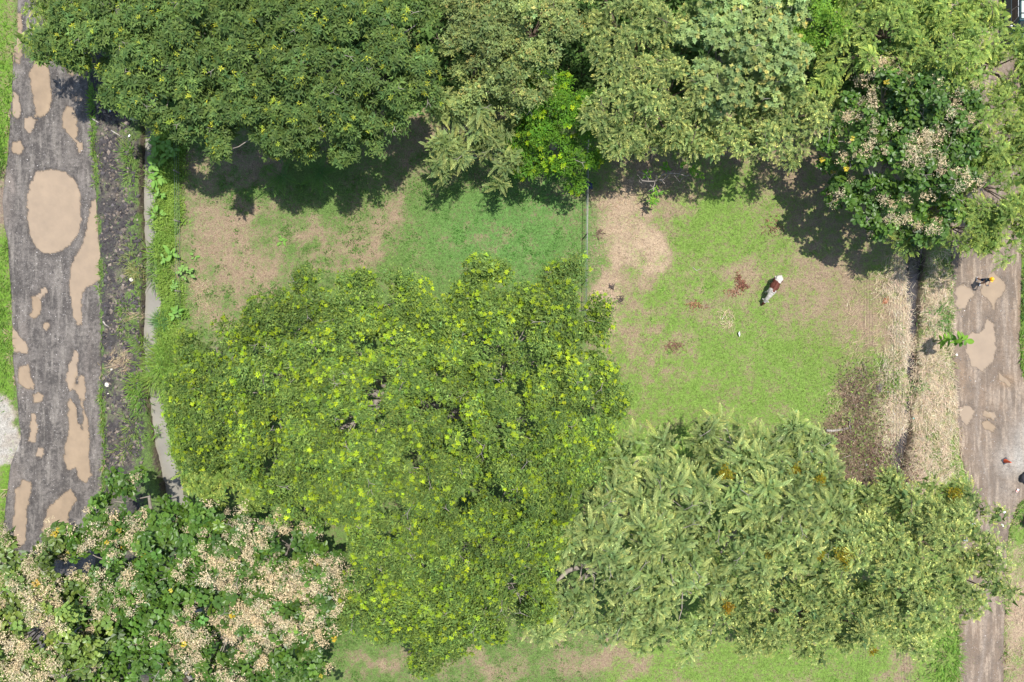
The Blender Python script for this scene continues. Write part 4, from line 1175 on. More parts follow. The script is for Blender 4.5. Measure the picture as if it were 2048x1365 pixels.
for k in range(46):         # green tufts breaking up the straw
    side = r.uniform() < .7
    a, b = tall(r.uniform(1848, 1902) if side else r.uniform(1755, 1812), r.uniform(530, 960), int(r.integers(15, 60)), 5, 8, r.uniform(.25, .5), (.17, .27, .06) if r.uniform() < .7 else (.25, .28, .1), r)
    T.append(a); C.append(b)
for k in range(60):         # and standing here and there among the weeds of the ditch verge
    a, b = tall(r.uniform(304, 362), r.uniform(240, 700), int(r.integers(8, 22)), 4, 5, r.uniform(.3, .7), (.24, .31, .08) if r.uniform() < .5 else (.13, .24, .04), r)
    T.append(a); C.append(b)
tri_obj('tall_grass', np.concatenate(T), np.concatenate(C), LEAF, 'tall arching green grass along the ditch, the stream and the road edges', 'grass')


# dry straw along the stream and on the burnt strip by the fence
def straw(n, x0, x1, y0, y1, fn, ang0, angs, L, r, col=(.5, .375, .24), zup=.25):
    px, py = scatter(n, x0, x1, y0, y1, r)
    k = r.uniform(0, 1, n) < fn(px, py)
    px, py = px[k], py[k]; n = len(px)
    B = on_ground(px, py); B[:, 2] = np.maximum(B[:, 2], -.3) + r.uniform(0.02, zup, n)
    ang = ang0 + r.normal(0, angs, n) + (fbm(px / 26, py / 26, 201) - .5) * 3.2 * (L > .4); el = r.normal(0, .16, n); ll = r.uniform(L * .45, L * 1.2, n)
    d = np.stack([np.cos(ang) * np.cos(el), np.sin(ang) * np.cos(el), np.sin(el)], 1) * ll[:, None] / 2
    s = np.stack([-np.sin(ang), np.cos(ang), 0 * ang], 1) * (r.uniform(.012, .024, n) / 2)[:, None]
    T = np.stack([B - d - s, B - d + s, B + d], 1)
    c = np.array(col) * np.exp(r.normal(0, .28, (n, 1))) * (1 + r.normal(0, .06, (n, 3)))
    return T, np.clip(c, 0, .85)


def straw_field(px, py):
    return blobs(px, py, STRAW_SPOTS) * ((px > 1500) & (road_in(px, py, ROAD_R) < -1)) * (.25 + 1.0 * sstep(.38, .62, fbm(px / 14, py / 22, 81))) * open_sky(px, py) * np.where(chan(px, py, STREAM) > -5, .06 + .5 * (vnoise(px / 9, py / 14, 83) > .5) * (py > 590), 1)


T = []; C = []
for a in (straw(46000, 1745, 1925, 500, 990, straw_field, math.pi / 2, .75, .7, r, (.53, .43, .3)), straw(9000, 1830, 1920, 520, 990, lambda x, y: straw_field(x, y), .4, .9, .7, r, (.56, .44, .29)),
          straw(1800, 1690, 1800, 540, 780, lambda x, y: .3 * (fbm(x / 18, y / 18, 82) > .5), .7, .5, .9, r),
          straw(7000, 1180, 1330, 380, 700, lambda x, y: blobs(x, y, STRAW_SPOTS) * (fbm(x / 16, y / 16, 86) > .45) * (x > 1178), 1.2, 1.4, .3, r, (.42, .32, .22), .06),
          straw(230, 1436, 1474, 616, 664, lambda x, y: blobs(x, y, [(1452, 628, 14, 8), (1458, 648, 9, 10)]), 1.0, .8, .7, r, (.55, .42, .28), .15),
          straw(300, 1655, 1700, 770, 880, lambda x, y: np.ones(x.shape) * .6, 1.0, .8, .6, r, (.5, .38, .25), .15),
          straw(900, 205, 285, 250, 930, lambda x, y: (fbm(x / 16, y / 16, 84) > .55) * .5, .5, 1.0, .4, r, (.42, .34, .23), .12),
          straw(130, 225, 262, 700, 740, lambda x, y: np.ones(x.shape), .8, .4, 1.1, r, (.45, .35, .22), .15), straw(60, 255, 285, 625, 640, lambda x, y: np.ones(x.shape), .5, .3, .7, r, (.45, .35, .22), .15),
          straw(900, 380, 420, 560, 640, lambda x, y: np.ones(x.shape) * .4, .5, 1.5, .3, r, (.45, .35, .22), .08),
          straw(1500, 2005, 2055, 1000, 1372, lambda x, y: (fbm(x / 20, y / 20, 88) > .45) * .8, .8, .8, .5, r, (.45, .35, .24), .15)):
    T.append(a[0]); C.append(a[1])
tri_obj('dry_straw', np.concatenate(T), np.concatenate(C), DRY, 'bleached dry straw flattened along the stream and over the bare strip', 'straw')

# brown brushwood: dead twigs and withered leaves heaped on the slashed patch
fnb = lambda x, y: blobs(x, y, BRUSH_SPOTS)
T = []; C = []
for a in (straw(5200, 1640, 1850, 715, 1000, fnb, 1.2, 1.2, .55, r, (.12, .085, .062), .55), straw(2200, 1640, 1850, 715, 1000, fnb, 1.2, 1.4, .45, r, (.36, .29, .21), .6)):
    T.append(a[0]); C.append(a[1])
px, py = scatter(4200, 1640, 1850, 715, 1000, r); k = r.uniform(0, 1, len(px)) < fnb(px, py) * .8
B = on_ground(px[k], py[k], .1); n = len(B); B[:, 2] += r.uniform(0, .3, n)
T.append(blade_tris(B, r.uniform(0, 6.28, n), r.uniform(.6, 1.5, n), r.uniform(.1, .25, n), r.uniform(.06, .12, n)))
gsel = r.uniform(0, 1, (n, 1)) < .4
C.append(np.where(gsel, np.array([[.19, .27, .06]]), np.array([[.17, .115, .075]])) * np.exp(r.normal(0, .3, (n, 1))))
for cx, cy, sx, sy, nn, col in ((1478, 560, 3, 7, 60, (.19, .09, .06)), (1484, 572, 6, 5, 70, (.2, .09, .06)), (1465, 585, 9, 5, 40, (.27, .15, .09)), (1390, 610, 9, 4, 60, (.27, .15, .08)), (1348, 692, 12, 6, 90, (.2, .12, .08)), (1200, 470, 5, 5, 40, (.16, .11, .08)), (1773, 600, 3, 4, 40, (.4, .15, .07)), (1240, 600, 4, 4, 30, (.1, .08, .07)), (1222, 575, 3, 3, 30, (.1, .08, .07)), (1680, 390, 14, 8, 120, (.22, .1, .06)), (1545, 455, 12, 10, 60, (.2, .12, .07))):
    B = on_ground(r.normal(cx, sx, nn), r.normal(cy, sy, nn), .04)
    T.append(blade_tris(B, r.uniform(0, 6.28, nn), r.uniform(.7, 1.5, nn), r.uniform(.12, .3, nn), r.uniform(.05, .1, nn))); C.append(np.array(col) * np.exp(r.normal(0, .25, (nn, 1))))
tri_obj('brushwood', np.concatenate(T), np.concatenate(C), DRY, 'brown brushwood and withered leaves heaped beside the dry straw', 'brushwood')


# clods of dug soil on the bank, gravel on the roads
def lumps(name, px, py, size, col, r, label, cat, flat=.7, zfun=None, mt=None):
    n = len(px); B = on_ground(px, py) if zfun is None else zfun(px, py)
    base = np.array([(1, 0, 0), (0, 1, 0), (-1, 0, 0), (0, -1, 0), (.3, .2, 1), (0, 0, -.6)], float)
    tris = np.array([(0, 1, 4), (1, 2, 4), (2, 3, 4), (3, 0, 4), (1, 0, 5), (2, 1, 5), (3, 2, 5), (0, 3, 5)])[:, :]
    a = r.uniform(0, 6.28, n); ca, sa = np.cos(a), np.sin(a)
    v = base[None] * size[:, None, None] * r.uniform(.6, 1.35, (n, 6, 3)) * np.array([1, 1, flat])
    V = np.stack([v[..., 0] * ca[:, None] - v[..., 1] * sa[:, None], v[..., 0] * sa[:, None] + v[..., 1] * ca[:, None], v[..., 2]], -1) + B[:, None]
    T = V[:, tris[:4]].reshape(-1, 3, 3)
    return tri_obj(name, T, np.repeat(col, 4, 0), mt or DRY, label, cat)


SOIL = leaf_mat('soil_lumps', .95, .1, 0)
px, py = scatter(9000, 196, 300, 150, 985, r)
bk = ground_masks(px, py)[5]; dk = fbm(px / 12, py / 12, 91)
u = (px - road_x(ROAD_L, py, 2)) / 90
k = r.uniform(0, 1, len(px)) < bk * (.12 + 1.1 * sstep(.45, .6, dk)) * sstep(.05, .2, u) * sstep(1.0, .75, u)
px, py = px[k], py[k]; n = len(px)
col = np.where(r.uniform(0, 1, (n, 1)) < .75, np.array([[.07, .063, .064]]), np.array([[.2, .165, .135]])) * np.exp(r.normal(0, .25, (n, 1)))
lumps('soil_clods', px, py, r.uniform(.03, .15, n) * np.where(r.uniform(0, 1, n) < .15, 1.5, 1), col, r, 'dark crumbled clods of dug soil on the bank', 'soil', mt=SOIL)
px, py = scatter(5200, 15, 205, 0, 1000, r)
k = (r.uniform(0, 1, len(px)) < .25 + .75 * (fbm(px / 25, py / 45, 95) > .52)) & (road_in(px, py, ROAD_L) > 2)
for poly, lab in PUD_L:
    k &= poly_sd(px, py, poly) > 1
px2, py2 = scatter(1500, 1905, 2048, 520, 1372, r); k2 = road_in(px2, py2, ROAD_R) > 2
for poly, lab in PUD_R:
    k2 &= poly_sd(px2, py2, poly) > 1
px = np.concatenate([px[k], px2[k2]]); py = np.concatenate([py[k], py2[k2]]); n = len(px)
col = np.array([[.3, .28, .26]]) * np.exp(r.normal(-.2, .45, (n, 1)))


def on_road(px, py):
    b = on_ground(px, py); b[:, 2] = .05; return b


lumps('gravel', px, py, r.uniform(.015, .04, n), col, r, 'loose pale gravel scattered over the two roads', 'gravel', zfun=on_road, mt=SOIL)


# ------------------------------------------------------------------ broad-leaved plants with single leaves
def leaf_mesh(L, w, cup=.12, droop=.25, name='leaf', mt=LEAF, col=(.12, .24, .045)):
    us = np.array([0, .14, .36, .6, .82, 1.0]); ws = np.array([.04, .55, .95, 1.0, .62, .03])
    V = []
    for u, k in zip(us, ws):
        z = -droop * L * u * u
        V += [(u * L, -w / 2 * k, z + cup * w * k), (u * L, 0, z), (u * L, w / 2 * k, z + cup * w * k)]
    F = []
    for i in range(5):
        a = i * 3
        F += [(a, a + 3, a + 4, a + 1), (a + 1, a + 4, a + 5, a + 2)]
    C = np.tile(np.array(col), (len(V), 1)); C[1::3] *= 1.3
    return arr_mesh(name, np.array(V), np.array(F), mt, col=C, smooth=True)


def frond_mesh(L, pairs, ll, lw, c0, c1, rr):
    Q, Tt = t_frond(L, pairs, ll, lw, rr, .4, 1.25, .3)
    t = Tt.reshape(-1, 1)
    return arr_mesh('leaf', Q.reshape(-1, 3), np.zeros((0, 4), np.int32), LEAF, col=np.array(c0) * (1 - t) + np.array(c1) * t, n3=len(Q))


STEM = mat('green_stem', (.16, .2, .07), .7, var=.2)
LMESH = [leaf_mesh(.72, .38, col=(.17, .32, .06)), leaf_mesh(.58, .3, col=(.15, .3, .055)), leaf_mesh(.46, .27, col=(.19, .33, .08)), leaf_mesh(.38, .22, col=(.19, .34, .08))]


def broad_plant(name, px, py, n, meshes, h, spread, label, group=None, scale=1.0, cat='plant', seed=0, stems=3):
    rr = np.random.default_rng(900 + seed + int(px))
    b = on_ground(np.array([px], float), np.array([py], float))[0]
    root = props(empty(name, tuple(b)), label, cat, group)
    mb = MB(); tips = []
    for i in range(stems):
        a = 6.28 * i / stems + rr.uniform(-.5, .5); rad = spread * rr.uniform(.35, .8)
        tip = np.array([math.cos(a) * rad, math.sin(a) * rad, h * rr.uniform(.7, 1.1)])
        mb.tube([(0, 0, -.1), tip * np.array([.4, .4, .6]), tip], [.025, .02, .012], 6); tips.append(tip)
    mb.obj('stem', STEM, root, True)
    for i in range(n):
        t = tips[i % stems] * rr.uniform(.6, 1.0)
        a = rr.uniform(0, 6.28) if i >= stems else math.atan2(t[1], t[0])
        l = link('leaf', meshes[int(rr.integers(0, len(meshes)))], root)
        l.location = tuple(t)
        l.rotation_euler = (rr.normal(0, .2), -.25 + rr.normal(0, .2), a)
        l.scale = (scale * rr.uniform(.75, 1.1),) * 3
    return root


G = 'broad-leaved weeds along the ditch'
for i, (px, py, n, h, sp_, sc, lab) in enumerate([
        (322, 290, 15, .5, .55, 1.0, 'broad-leaved weed at the ditch closest to the dark tree shade'),
        (350, 302, 11, .5, .4, .85, 'broad-leaved weed beside the wire, second below the tree shade'),
        (318, 327, 14, .45, .5, 1.0, 'broad-leaved weed leaning over the ditch water opposite the first stretch of bank'),
        (343, 318, 9, .45, .35, .85, 'smaller broad-leaved weed between its two larger neighbours at the ditch'),
        (318, 358, 12, .4, .45, .9, 'broad-leaved weed at the water edge level with the top of the largest puddle'),
        (325, 392, 16, .4, .5, .6, 'small-leaved leafy weed at the water edge level with the largest puddle'),
        (320, 430, 12, .35, .4, .6, 'bushy low weed below the small-leaved one at the ditch'),
        (350, 508, 11, .45, .4, .8, 'broad-leaved weed on the wire line above the pale green clump'),
        (333, 520, 7, .4, .35, .8, 'two-stemmed weed between the ditch water and the wire'),
        (378, 545, 26, .35, .75, .75, 'widest pale green clump of rounded leaves standing on the brown pasture'),
        (358, 627, 13, .35, .4, .75, 'broad-leaved weed just above the big yellow green crown'),
        (391, 514, 5, .2, .2, .5, 'tiny seedling above the pale green clump'),
        (565, 482, 8, .15, .3, .6, 'lone pale green rosette on the bare brown pasture'),
        (1082, 398, 8, .15, .3, .6, 'lone leafy rosette on the lush grass near the wire fence')]):
    broad_plant('leafy_weed', px, py, n, LMESH if i != 9 else LMESH[2:], h * (2.0 if i < 11 else 1), sp_, lab, G if i < 12 else 'rosettes on the pasture', sc, seed=i, stems=3 if i != 9 else 7)

# yellow-flowered bush at the water's edge and the dark green bush at the wire
for px, py, n, lab in ((308, 585, 40, 'round little bush with yellow flowers overhanging the ditch water'), (353, 572, 46, 'dense dark green bush on the wire below the pale green clump')):
    broad_plant('small_bush', px, py, n, LMESH[3:], .55, .45, lab, None, .45, cat='bush', seed=3, stems=6)

# leaning sapling beside the dirt road: tall stem, leaves in pairs
b0 = W(1864, 684, 0); b0[2] = float(ground_z(b0[:1], b0[1:2])[0]); tipw = W(1930, 682, 3.9)
root = props(empty('broadleaf_sapling', tuple(b0)), 'single leaning sapling with large paired leaves beside the dirt road', 'sapling')
axis = tipw - b0
pts = [axis * t + np.array([0, .12 * math.sin(t * 3.1), 0]) for t in np.linspace(-.03, 1, 7)]
MB().tube(pts, np.linspace(.045, .012, 7), 7).obj('stem', STEM, root, True)
BIG = [leaf_mesh(.62, .34, .15, .3, col=(.085, .2, .025)), leaf_mesh(.72, .38, .1, .35, col=(.14, .27, .03)), leaf_mesh(.5, .24, .2, .3, col=(.12, .25, .04)), leaf_mesh(.55, .3, .2, .5, col=(.27, .38, .06))]
rr = np.random.default_rng(4)
for i in range(26):
    t = .28 + .72 * i / 25
    p_ = axis * t + np.array([0, .12 * math.sin(t * 3.1), 0])
    a = (i % 2) * math.pi + (math.pi / 2 if i % 4 < 2 else .35) + rr.normal(0, .25)
    l = link('leaf', BIG[int(rr.integers(0, 3)) if i > 5 else (3 if i == 2 else 1)], root)
    l.location = tuple(p_); l.rotation_euler = (rr.normal(0, .25), -.15 + rr.normal(0, .25), a); l.scale = (rr.uniform(.6, .95), rr.uniform(.45, .8), .8)
l = link('leaf', BIG[1], root); l.location = tuple(axis); l.rotation_euler = (0, -.1, -.1)

# feathery saplings in the shade of the wide dark tree
FM = [frond_mesh(1.35, 15, .33, .075, (.06, .14, .03), (.13, .26, .04), rr), frond_mesh(1.2, 14, .3, .075, (.06, .15, .045), (.16, .28, .05), rr)]
for cx, cy, hh, angs, lab in ((563, 352, 1.9, (-1.9, -1.45, -2.6, -.4, 2.6, 1.2), 'young feathery sapling with comb-like leaves nearer the ditch, under the dark crown'), (640, 346, 2.1, (-1.55, -.9, .35, -2.0, 2.4, 1.4, -2.6), 'young feathery sapling with comb-like leaves in shade, farther from the ditch')):
    top = W(cx, cy, hh); b = np.array([top[0], top[1], 0.0])
    root = props(empty('feathery_sapling', tuple(b)), lab, 'sapling', 'saplings under the wide dark tree')
    MB().tube([(0, 0, -.1), (.05, .03, hh * .5), (0, 0, hh)], [.05, .04, .03], 7).obj('stem', STEM, root, True)
    for i, a in enumerate(angs):
        l = link('leaf', FM[i % 2], root); l.location = (0, 0, hh - .1 * (i % 3)); l.rotation_euler = (rr.normal(0, .1), -.05, a)

# shrub with bare twisted branches at the edge of the pale trees
zb = 2.6
b0 = W(1326, 368, 0); b0[2] = float(ground_z(b0[:1], b0[1:2])[0])
root = props(empty('twisted_shrub', tuple(b0)), 'shrub with bare twisted grey branches and few leaf tufts, edge of shade', 'shrub')
mb = MB()
hub = W(1318, 358, 1.5) - b0
mb.tube([(0, 0, -.1), hub * np.array([.3, .3, .5]), hub], [.09, .07, .06], 8)
BR = [[(1318, 356), (1310, 363), (1298, 363), (1285, 362), (1275, 350)], [(1298, 363), (1296, 357), (1290, 348), (1276, 344)], [(1285, 362), (1288, 353)], [(1281, 359), (1278, 363), (1284, 367)], [(1310, 363), (1309, 370), (1305, 378), (1298, 381)], [(1307, 374), (1307, 383)], [(1306, 375), (1300, 370)], [(1310, 363), (1315, 353), (1311, 352)],
      [(1318, 356), (1324, 350), (1333, 346), (1345, 347), (1358, 348), (1372, 352), (1378, 351)], [(1332, 346), (1333, 336)], [(1358, 348), (1363, 340), (1364, 331)], [(1347, 349), (1353, 357), (1360, 365), (1364, 357), (1368, 356)], [(1340, 347), (1331, 355), (1324, 362)], [(1353, 356), (1358, 350)], [(1324, 362), (1330, 368)], [(1318, 360), (1326, 359)]]
for k, br in enumerate(BR):
    P3 = [W(q[0], q[1], zb - .25 + .08 * j + (.1 if k % 2 else 0)) - b0 for j, q in enumerate(br)]
    if br[0] == (1318, 356): P3 = [hub * .97] + P3[1:]
    mb.tube(P3, np.linspace(.05 if br[0] == (1318, 356) else .034, .022, len(P3)), 6)
mb.obj('branch', BARK, root, True)
LN = leaf_mesh(.36, .11, .1, .3, col=(.1, .23, .03)); LN2 = leaf_mesh(.3, .1, .1, .2, col=(.2, .33, .04))
k = 0
for cx, cy, z, n in ((1307, 402, 1.6, 26), (1312, 384, 1.9, 14), (1332, 334, 2.7, 16), (1384, 341, 2.7, 24), (1296, 348, 2.5, 14), (1364, 329, 2.8, 12), (1400, 350, 2.4, 12)):
    c_ = W(cx, cy, z) - b0
    for i in range(n):
        l = link('leaf', LN if rr.uniform() < .6 else LN2, root); l.location = tuple(c_ + rr.normal(0, .1, 3)); l.rotation_euler = (rr.normal(0, .3), rr.uniform(-.7, .2), rr.uniform(0, 6.28)); l.scale = (rr.uniform(.8, 1.2),) * 3

# mistletoe in the pale trees
for i, (px, py, z, rad, lab) in enumerate([
        (1690, 1112, 9.0, .75, 'largest mustard yellow mistletoe ball in the pale trees'), (1638, 1108, 8.7, .35, 'small dull mistletoe tuft beside the largest one'), (1540, 1102, 9.4, .42, 'mistletoe tuft in the pale feathery tree, towards the big crown from the largest'),
        (1450, 945, 8.9, .5, 'mistletoe tuft in the pale tree closest to the long feathery leaves'), (1590, 940, 8.8, .4, 'mistletoe tuft near the top of the pale feathery tree'), (1640, 958, 8.9, .35, 'mistletoe tuft facing the brown brushwood'), (1908, 988, 7.6, .5, 'mistletoe tuft in the crown overhanging the dirt road'),
        (1456, 1214, 7.3, .42, 'orange mistletoe tuft low in the pale trees near the dark gap'), (1745, 1302, 5.2, .3, 'mistletoe tuft at the bottom edge of the pale trees')]):
    c_ = W(px, py, z)
    root = props(empty('mistletoe', tuple(c_)), lab, 'mistletoe', 'mistletoe tufts in the pale trees')
    rr2 = np.random.default_rng(60 + i); n = int(420 * rad)
    d = rr2.normal(0, 1, (n, 3)); d[:, 2] = np.abs(d[:, 2]) * .8; d /= np.linalg.norm(d, axis=1)[:, None]
    B = d * (rad * rr2.uniform(.3, 1.0, n) * (1 + .3 * np.sin(np.arctan2(d[:, 1], d[:, 0]) * 3 + i)))[:, None] * np.array([1, 1, .7])
    Tt = blade_tris(B, rr2.uniform(0, 6.28, n), rr2.uniform(.2, 1.3, n), rr2.uniform(.12, .26, n), rr2.uniform(.05, .09, n))
    cc_ = np.array([.26, .22, .018]) * np.exp(rr2.normal(0, .25, (n, 1))) * (1 + rr2.normal(0, .1, (n, 3)))
    if i == 7: cc_ = cc_ * np.array([1.12, .88, 1])
    V = Tt.reshape(-1, 3)
    link('foliage', arr_mesh('foliage', V, np.zeros((0, 4), np.int32), LEAF, col=np.repeat(np.clip(cc_, 0, .8), 3, 0), n3=n), root)
    MB().tube([(0, 0, -.8), (.05, 0, -.3), (0, .02, .2)], [.03, .03, .015], 6).obj('stem', BARK, root, True)


# ------------------------------------------------------------------ fences and cables
GALV = mat('galvanised_steel', (.3, .29, .27), .45, .6, var=.15)
WIREM = mat('weathered_wire', (.2, .25, .23), .5, .5)
POSTM = mat('weathered_post', (.2, .18, .16), .85, var=.3, vscale=6)
a = W(1178, 240, 1.5); b = W(1173, 640, 1.5)
root = props(empty('wire_fence', (float(a[0]), float((a[1] + b[1]) / 2), 0)), 'thin grey wire fence with a top rail crossing the pasture', 'fence')
o_ = np.array(root.location)


def lerp(t, z):
    q = a * (1 - t) + b * t
    return np.array([q[0], q[1], z]) - o_


MB().tube([lerp(0, 1.5), lerp(.5, 1.49), lerp(1, 1.5)], [.022] * 3, 8).obj('rail', GALV, root, True)
for z in (.25, .65, 1.05):
    MB().tube([lerp(0, z), lerp(1, z)], [.007] * 2, 5).obj('wire', WIREM, root, True)
for t in (.03, .33, .565, .8, .98):
    MB().tube([lerp(t, -.3), lerp(t, 1.56)], [.04, .04], 10).obj('post', POSTM, root, True)
a = W(347, 225, 1.2); b = W(352, 640, 1.2)
root = props(empty('wire_fence', (float(a[0]), float((a[1] + b[1]) / 2), 0)), 'thin wire strands running through the weeds along the ditch', 'fence')
o_ = np.array(root.location)
for z in (.5, .85, 1.2):
    MB().tube([lerp(0, z), lerp(.5, z - .02), lerp(1, z)], [.007] * 3, 5).obj('wire', WIREM, root, True)
for t in (.02, .28, .52, .86):
    MB().tube([lerp(t, -.3), lerp(t, 1.3)], [.05, .045], 8).obj('post', POSTM, root, True)

CABLE = mat('black_cable', (.035, .035, .04), .4, spec=.5)
for x, lab in ((1822, 'overhead cable closest to the grazing cow, above the dark stream'), (1828, 'overhead cable second from the cow, above the dark stream'), (1834, 'overhead cable second from the dirt road, above the dark stream'), (1840, 'overhead cable closest to the dirt road, above the dark stream')):
    q0 = W(x + 6, -200, 5.5); q1 = W(x - 10, 1500, 5.5)
    pts = [q0 * (1 - t) + q1 * t - np.array([0, 0, 2.2 * 4 * t * (1 - t)]) for t in np.linspace(0, 1, 25)]
    o = MB().tube(pts, [.008] * 25, 6).obj('overhead_cable', CABLE, None, True)
    props(o, lab, 'cable', 'overhead cables above the stream')

# dark blue cloth hung over the fence
mb = MB(); rr = np.random.default_rng(9)
c_ = W(1179, 371, .9)
g_ = 9; V = []; F = []
for i in range(g_):
    for j in range(g_):
        u, v = i / (g_ - 1) - .5, j / (g_ - 1) - .5
        V.append((u * .5 + rr.normal(0, .012), v * .45 + rr.normal(0, .012), -1.2 * u * u - .4 * abs(v) ** 1.5 + .05 * math.sin(9 * v + 4 * u) + rr.normal(0, .01)))
F = [(i * g_ + j, (i + 1) * g_ + j, (i + 1) * g_ + j + 1, i * g_ + j + 1) for i in range(g_ - 1) for j in range(g_ - 1)]
o = MB().add(V, F).obj('blue_cloth', mat('navy_cloth', (.02, .04, .09), .9, var=.3), None, True)
o.location = (c_[0], c_[1], .95); m = o.modifiers.new('thick', 'SOLIDIFY'); m.thickness = .01
props(o, 'dark blue cloth hanging on the wire fence at the shade edge', 'cloth')

# flat roof glimpsed through the big crown
root = props(empty('shed', tuple(W(866, 815, 0))), 'olive flat-roofed shed glimpsed through a gap in the huge crown', 'shed')
MB().box((0, 0, 2.25), (2.4, 1.6, .07)).obj('roof', mat('shed_roof', (.2, .19, .11), .8, var=.25, vscale=2), root, bevel=.01)
for x in (-1.1, 1.1):
    for y in (-.7, .7):
        MB().box((x, y, 1.06), (.1, .1, 2.3)).obj('post', POSTM, root)

# ------------------------------------------------------------------ sticks, logs, stones, litter
LOGM = mat('dead_wood', (.36, .32, .28), .9, var=.3, vscale=5, bump=.5)
LOGD = mat('dead_wood_dark', (.17, .13, .1), .9, var=.3, vscale=5, bump=.5)


def stick(name, pts, r0, r1, mt, label, cat='branch', side=None):
    P3 = [on_ground(np.array([q[0]], float), np.array([q[1]], float), r0 + (q[2] if len(q) > 2 else 0))[0] for q in pts]
    o = P3[0]
    root = MB().tube([q - o for q in P3], np.linspace(r0, r1, len(P3)), 8).obj(name, mt, None, True)
    root.location = tuple(o)
    props(root, label, cat)
    return root


stick('fallen_log', [(1652, 861), (1664, 862), (1678, 860), (1694, 857)], .1, .07, LOGM, 'pale grey fallen log lying at the edge of the brown brushwood', 'log')
stick('dead_branch', [(1699, 836), (1698, 850), (1701, 866)], .06, .04, LOGM, 'thin upright dead branch beside the pale fallen log')
stick('dead_branch', [(1722, 723, .1), (1727, 735, .2), (1733, 750)], .04, .03, LOGD, 'dark dead branch poking out above the brushwood, closer to the stream')
stick('dead_branch', [(1715, 737, .1), (1719, 746, .15), (1726, 754)], .04, .03, LOGD, 'dark dead branch poking out above the brushwood, closer to the mown grass')
stick('dead_branch', [(1676, 762), (1679, 768), (1684, 774)], .04, .03, LOGD, 'short dark stick on the grass beside the brushwood')
stick('dead_branch', [(1682, 918), (1692, 914), (1702, 911)], .045, .03, LOGM, 'pale stick in the brushwood near the feathery tree')
stick('dead_branch', [(176, 235), (188, 240), (203, 249)], .06, .035, LOGM, 'pale brown stick across the grass edge of the soil bank')
stick('dead_branch', [(224, 262), (232, 267), (242, 273)], .045, .03, LOGM, 'thin stick lying on the dark soil bank')
stick('dead_branch', [(264, 239), (272, 241), (281, 239), (284, 233)], .08, .05, LOGM, 'curved root at the ditch lip under the dark crown')
stick('dead_branch', [(210, 643), (214, 650), (221, 655)], .06, .03, LOGM, 'bleached split stick on the dark bank beside the empty stretch of ditch')
stick('dead_branch', [(1385, 535), (1393, 542), (1401, 538)], .025, .015, LOGM, 'small pale forked twig lying on the mown grass')
stick('fallen_log', [(1815, 548, .1), (1826, 546, .25), (1838, 542, .1)], .07, .06, LOGD, 'brown log lying across the dark stream', 'log')
stick('fallen_frond', [(1984, 1029), (1992, 1026), (2003, 1024)], .05, .02, mat('fallen_frond', (.2, .24, .08), .7, var=.3), 'green brown fallen frond stem on the dirt road', 'frond')


def stone(px, py, size, rgb, label, cat='stone', name='stone', squash=(1, 1, .6), zz=None):
    rr2 = np.random.default_rng(int(px * 7 + py)); mb = MB(); mb.ball((0, 0, 0), np.array(squash) * size, 12, 8)
    mb.v = [tuple(np.array(v) * (1 + .35 * (vnoise(np.array(v[0] * 3 / size + px), np.array(v[1] * 3 / size + v[2] * 2 / size), 3) - .5))) for v in mb.v]
    o = mb.obj(name, mat(name, rgb, .8, var=.15, vscale=10, bump=.3), None, True)
    b = on_ground(np.array([px], float), np.array([py], float))[0]
    if max(road_in(np.array([px]), np.array([py]), ROAD_L)[0], road_in(np.array([px]), np.array([py]), ROAD_R)[0]) > 0: b[2] = .05
    o.location = (b[0], b[1], (b[2] if zz is None else zz) + size * squash[2] * .6); o.rotation_euler = (0, 0, rr2.uniform(0, 6))
    return props(o, label, cat)


stone(217, 770, .17, (.62, .57, .48), 'largest pale stone on the dark soil bank')
stone(265, 560, .15, (.6, .55, .45), 'pale stone on the bank where the ditch widens')
stone(223, 222, .1, (.75, .73, .7), 'white stone in the darkest soil under the dark crown', squash=(1.4, .7, .6))
stone(226, 739, .08, (.6, .55, .5), 'small pale stone on the soil bank above the largest stone')
stone(218, 788, .07, (.6, .55, .45), 'small tan stone just below the largest pale stone')
stone(1903, 537, .14, (.8, .78, .75), 'white stone at the road edge below the light green tree')
stone(1840, 543, .13, (.7, .68, .64), 'pale stone beside the log across the dark stream')
stone(1912, 710, .09, (.75, .7, .62), 'small cream stone on the dirt road edge below the sapling')
stone(2007, 1024, .11, (.85, .84, .82), 'white round stone at the tip of the fallen frond')
stone(1733, 930 - 0, .08, (.5, .46, .4), 'small pale stone in the brushwood')
stone(1757, 776, .28, (.12, .1, .095), 'dark rounded boulder in the brown brushwood', cat='boulder', name='boulder', squash=(1.3, .8, .5))


